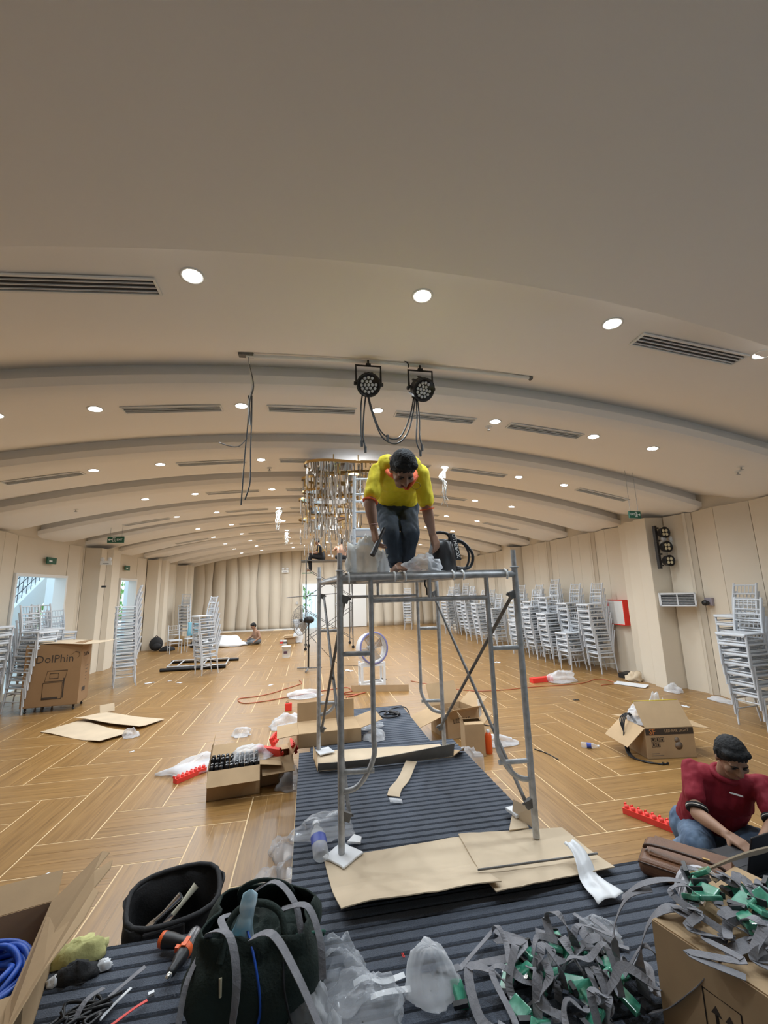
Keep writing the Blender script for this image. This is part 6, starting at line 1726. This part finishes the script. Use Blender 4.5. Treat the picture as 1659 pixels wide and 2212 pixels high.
# plastic film and odds and ends along the bottom edge
crumple('large milky plastic bag beside the green duffel bag', (.135, 2.00, HP), (.115, .10, .17), 'film', 61, 0, 44, .16)
crumple('large clear plastic bag at the bottom middle', (.21, 1.87, HP), (.155, .12, .13), 'film', 62, 0, 48, .22)
crumple('white plastic bag at the lower edge under the duffel bag', (.02, 1.90, HP), (.09, .09, .11), 'film_milky', 63, 0, 40, .16)
crumple('round milky bag of parts in the bottom centre', (.495, 1.935, HP), (.105, .095, .155), 'film_milky', 64, 0, 44, .12, lump=.2)
crumple('small clear twist of film behind the milky bag', (.20, 2.12, HP), (.035, .03, .045), 'film', 65)
crumple('clear plastic sleeve on the carpet left of the lower right carton', (1.355, 2.04, HP), (.085, .055, .05), 'film', 66, R(-40), 36, .2)
t = lanyard((.60, 1.905, HP), R(80), 77, 'green badge lying right beside the round milky bag', None, .10, .05, .024)
for k, (P, lab) in enumerate((([(.19, 2.0, .425), (.25, 2.0, .44), (.31, 1.985, .425), (.40, 1.99, .43)], 'upper white light strip by the round milky bag'), ([(.25, 1.93, .425), (.31, 1.925, .435), (.41, 1.925, .43)], 'lower white light strip by the round milky bag'))):
    m_ = MB(); strap_curve(m_, P, .026, 500 + k, .2); tag(m_.build('light_strip', M['white']), lab, 'light strip')
b = MB()
for dx in (0, .006): b.tube([(.415 + dx, 2.12, .41), (.416 + dx, 2.085, .42)], .002, 5)
tag(b.build('red_wire', M['red']), 'short red wire on the carpet behind the round milky bag', 'wire')
m_ = MB(); strap_curve(m_, [(1.285, 2.16, .412), (1.31, 2.08, .418), (1.345, 1.98, .412), (1.40, 1.93, .410)], .020, 510, .1); tag(m_.build('strap', M['strap']), 'straight grey strap with a clip on the bare carpet', 'strap')
for k, (P, w, lab) in enumerate((([(-.26, 2.10, .72), (-.14, 2.07, .79), (-.05, 1.98, .76), (-.02, 1.93, .68)], .026, 'grey strap arching over the back of the green duffel bag'),
                              ([(-.37, 1.98, .66), (-.36, 1.92, .74), (-.28, 1.86, .76), (-.24, 1.80, .66), (-.25, 1.77, .52)], .028, 'grey strap looping over the left of the green duffel bag'),
                              ([(-.20, 1.86, .74), (-.12, 1.80, .78), (-.03, 1.72, .70), (.05, 1.66, .58)], .034, 'broad grey strap running off the green duffel bag to the right'),
                              ([(-.10, 1.98, .74), (.0, 1.93, .77), (.05, 1.86, .70), (.06, 1.82, .60)], .026, 'grey strap hanging over the right of the green duffel bag'),
                              ([(-.40, 1.99, .64), (-.43, 1.90, .60), (-.44, 1.83, .50), (-.47, 1.80, .42)], .020, 'thin pale strap at the left side of the green duffel bag'),
                              ([(-.30, 2.06, .70), (-.33, 1.98, .74), (-.30, 1.90, .75)], .026, 'short grey strap beside the pale blue packet'))):
    m_ = MB(); strap_curve(m_, P, w, 520 + k, .4); tag(m_.build('strap', M['strap']), lab, 'strap')
for k, (P, w, mm, lab) in enumerate((([(-.68, 2.26, .43), (-.72, 2.22, .425), (-.78, 2.16, .415)], .020, 'strap', 'grey strap end lying on the carpet at lower left'),
                                  ([(-.70, 2.165, .43), (-.74, 2.11, .425), (-.77, 2.06, .42)], .014, 'white', 'white cable tie on the carpet at lower left'),
                                  ([(-.80, 2.16, .45), (-.84, 2.10, .46), (-.86, 2.04, .42)], .020, 'strap', 'grey plastic strip in the lower left tangle'),
                                  ([(-.62, 2.11, .418), (-.66, 2.08, .42), (-.72, 2.03, .418)], .012, 'red', 'thin dark red strip in the lower left tangle'))):
    m_ = MB(); strap_curve(m_, P, w, 540 + k, .3); tag(m_.build('strip', M[mm]), lab, 'strip')
t = thing('cable_tangle', 'tangle of black cables on the carpet at lower left', 'cable', (-.84, 2.08, HP))
for k in range(7): cable([(rnd.uniform(-.12, .12), rnd.uniform(-.08, .08), rnd.uniform(.008, .05)) for q in range(6)], .006, M['black'], t, 'cord')
b = MB(); b.box((0, 0, .006), (.022, .014, .010)); tag(b.build('foam_bit', M['white'], None, (-.62, 2.155, HP), (0, 0, .4)), 'small white block on the carpet by the drill', 'scrap')

t = thing('power_cable', 'short black cord with plugs hanging under the near scaffold deck', 'cable', (0, 0, 0))
cable([(1.02, 3.6, 2.085), (1.01, 3.6, 2.03), (1.03, 3.6, 1.98)], .007, M['black'], t, 'cord'); cable([(1.03, 3.6, 2.085), (1.05, 3.6, 2.02), (1.045, 3.6, 1.96)], .006, M['black'], t, 'cord')
plug((1.03, 3.6, 1.985), t, .013, .05); plug((1.045, 3.6, 1.965), t, .013, .05)
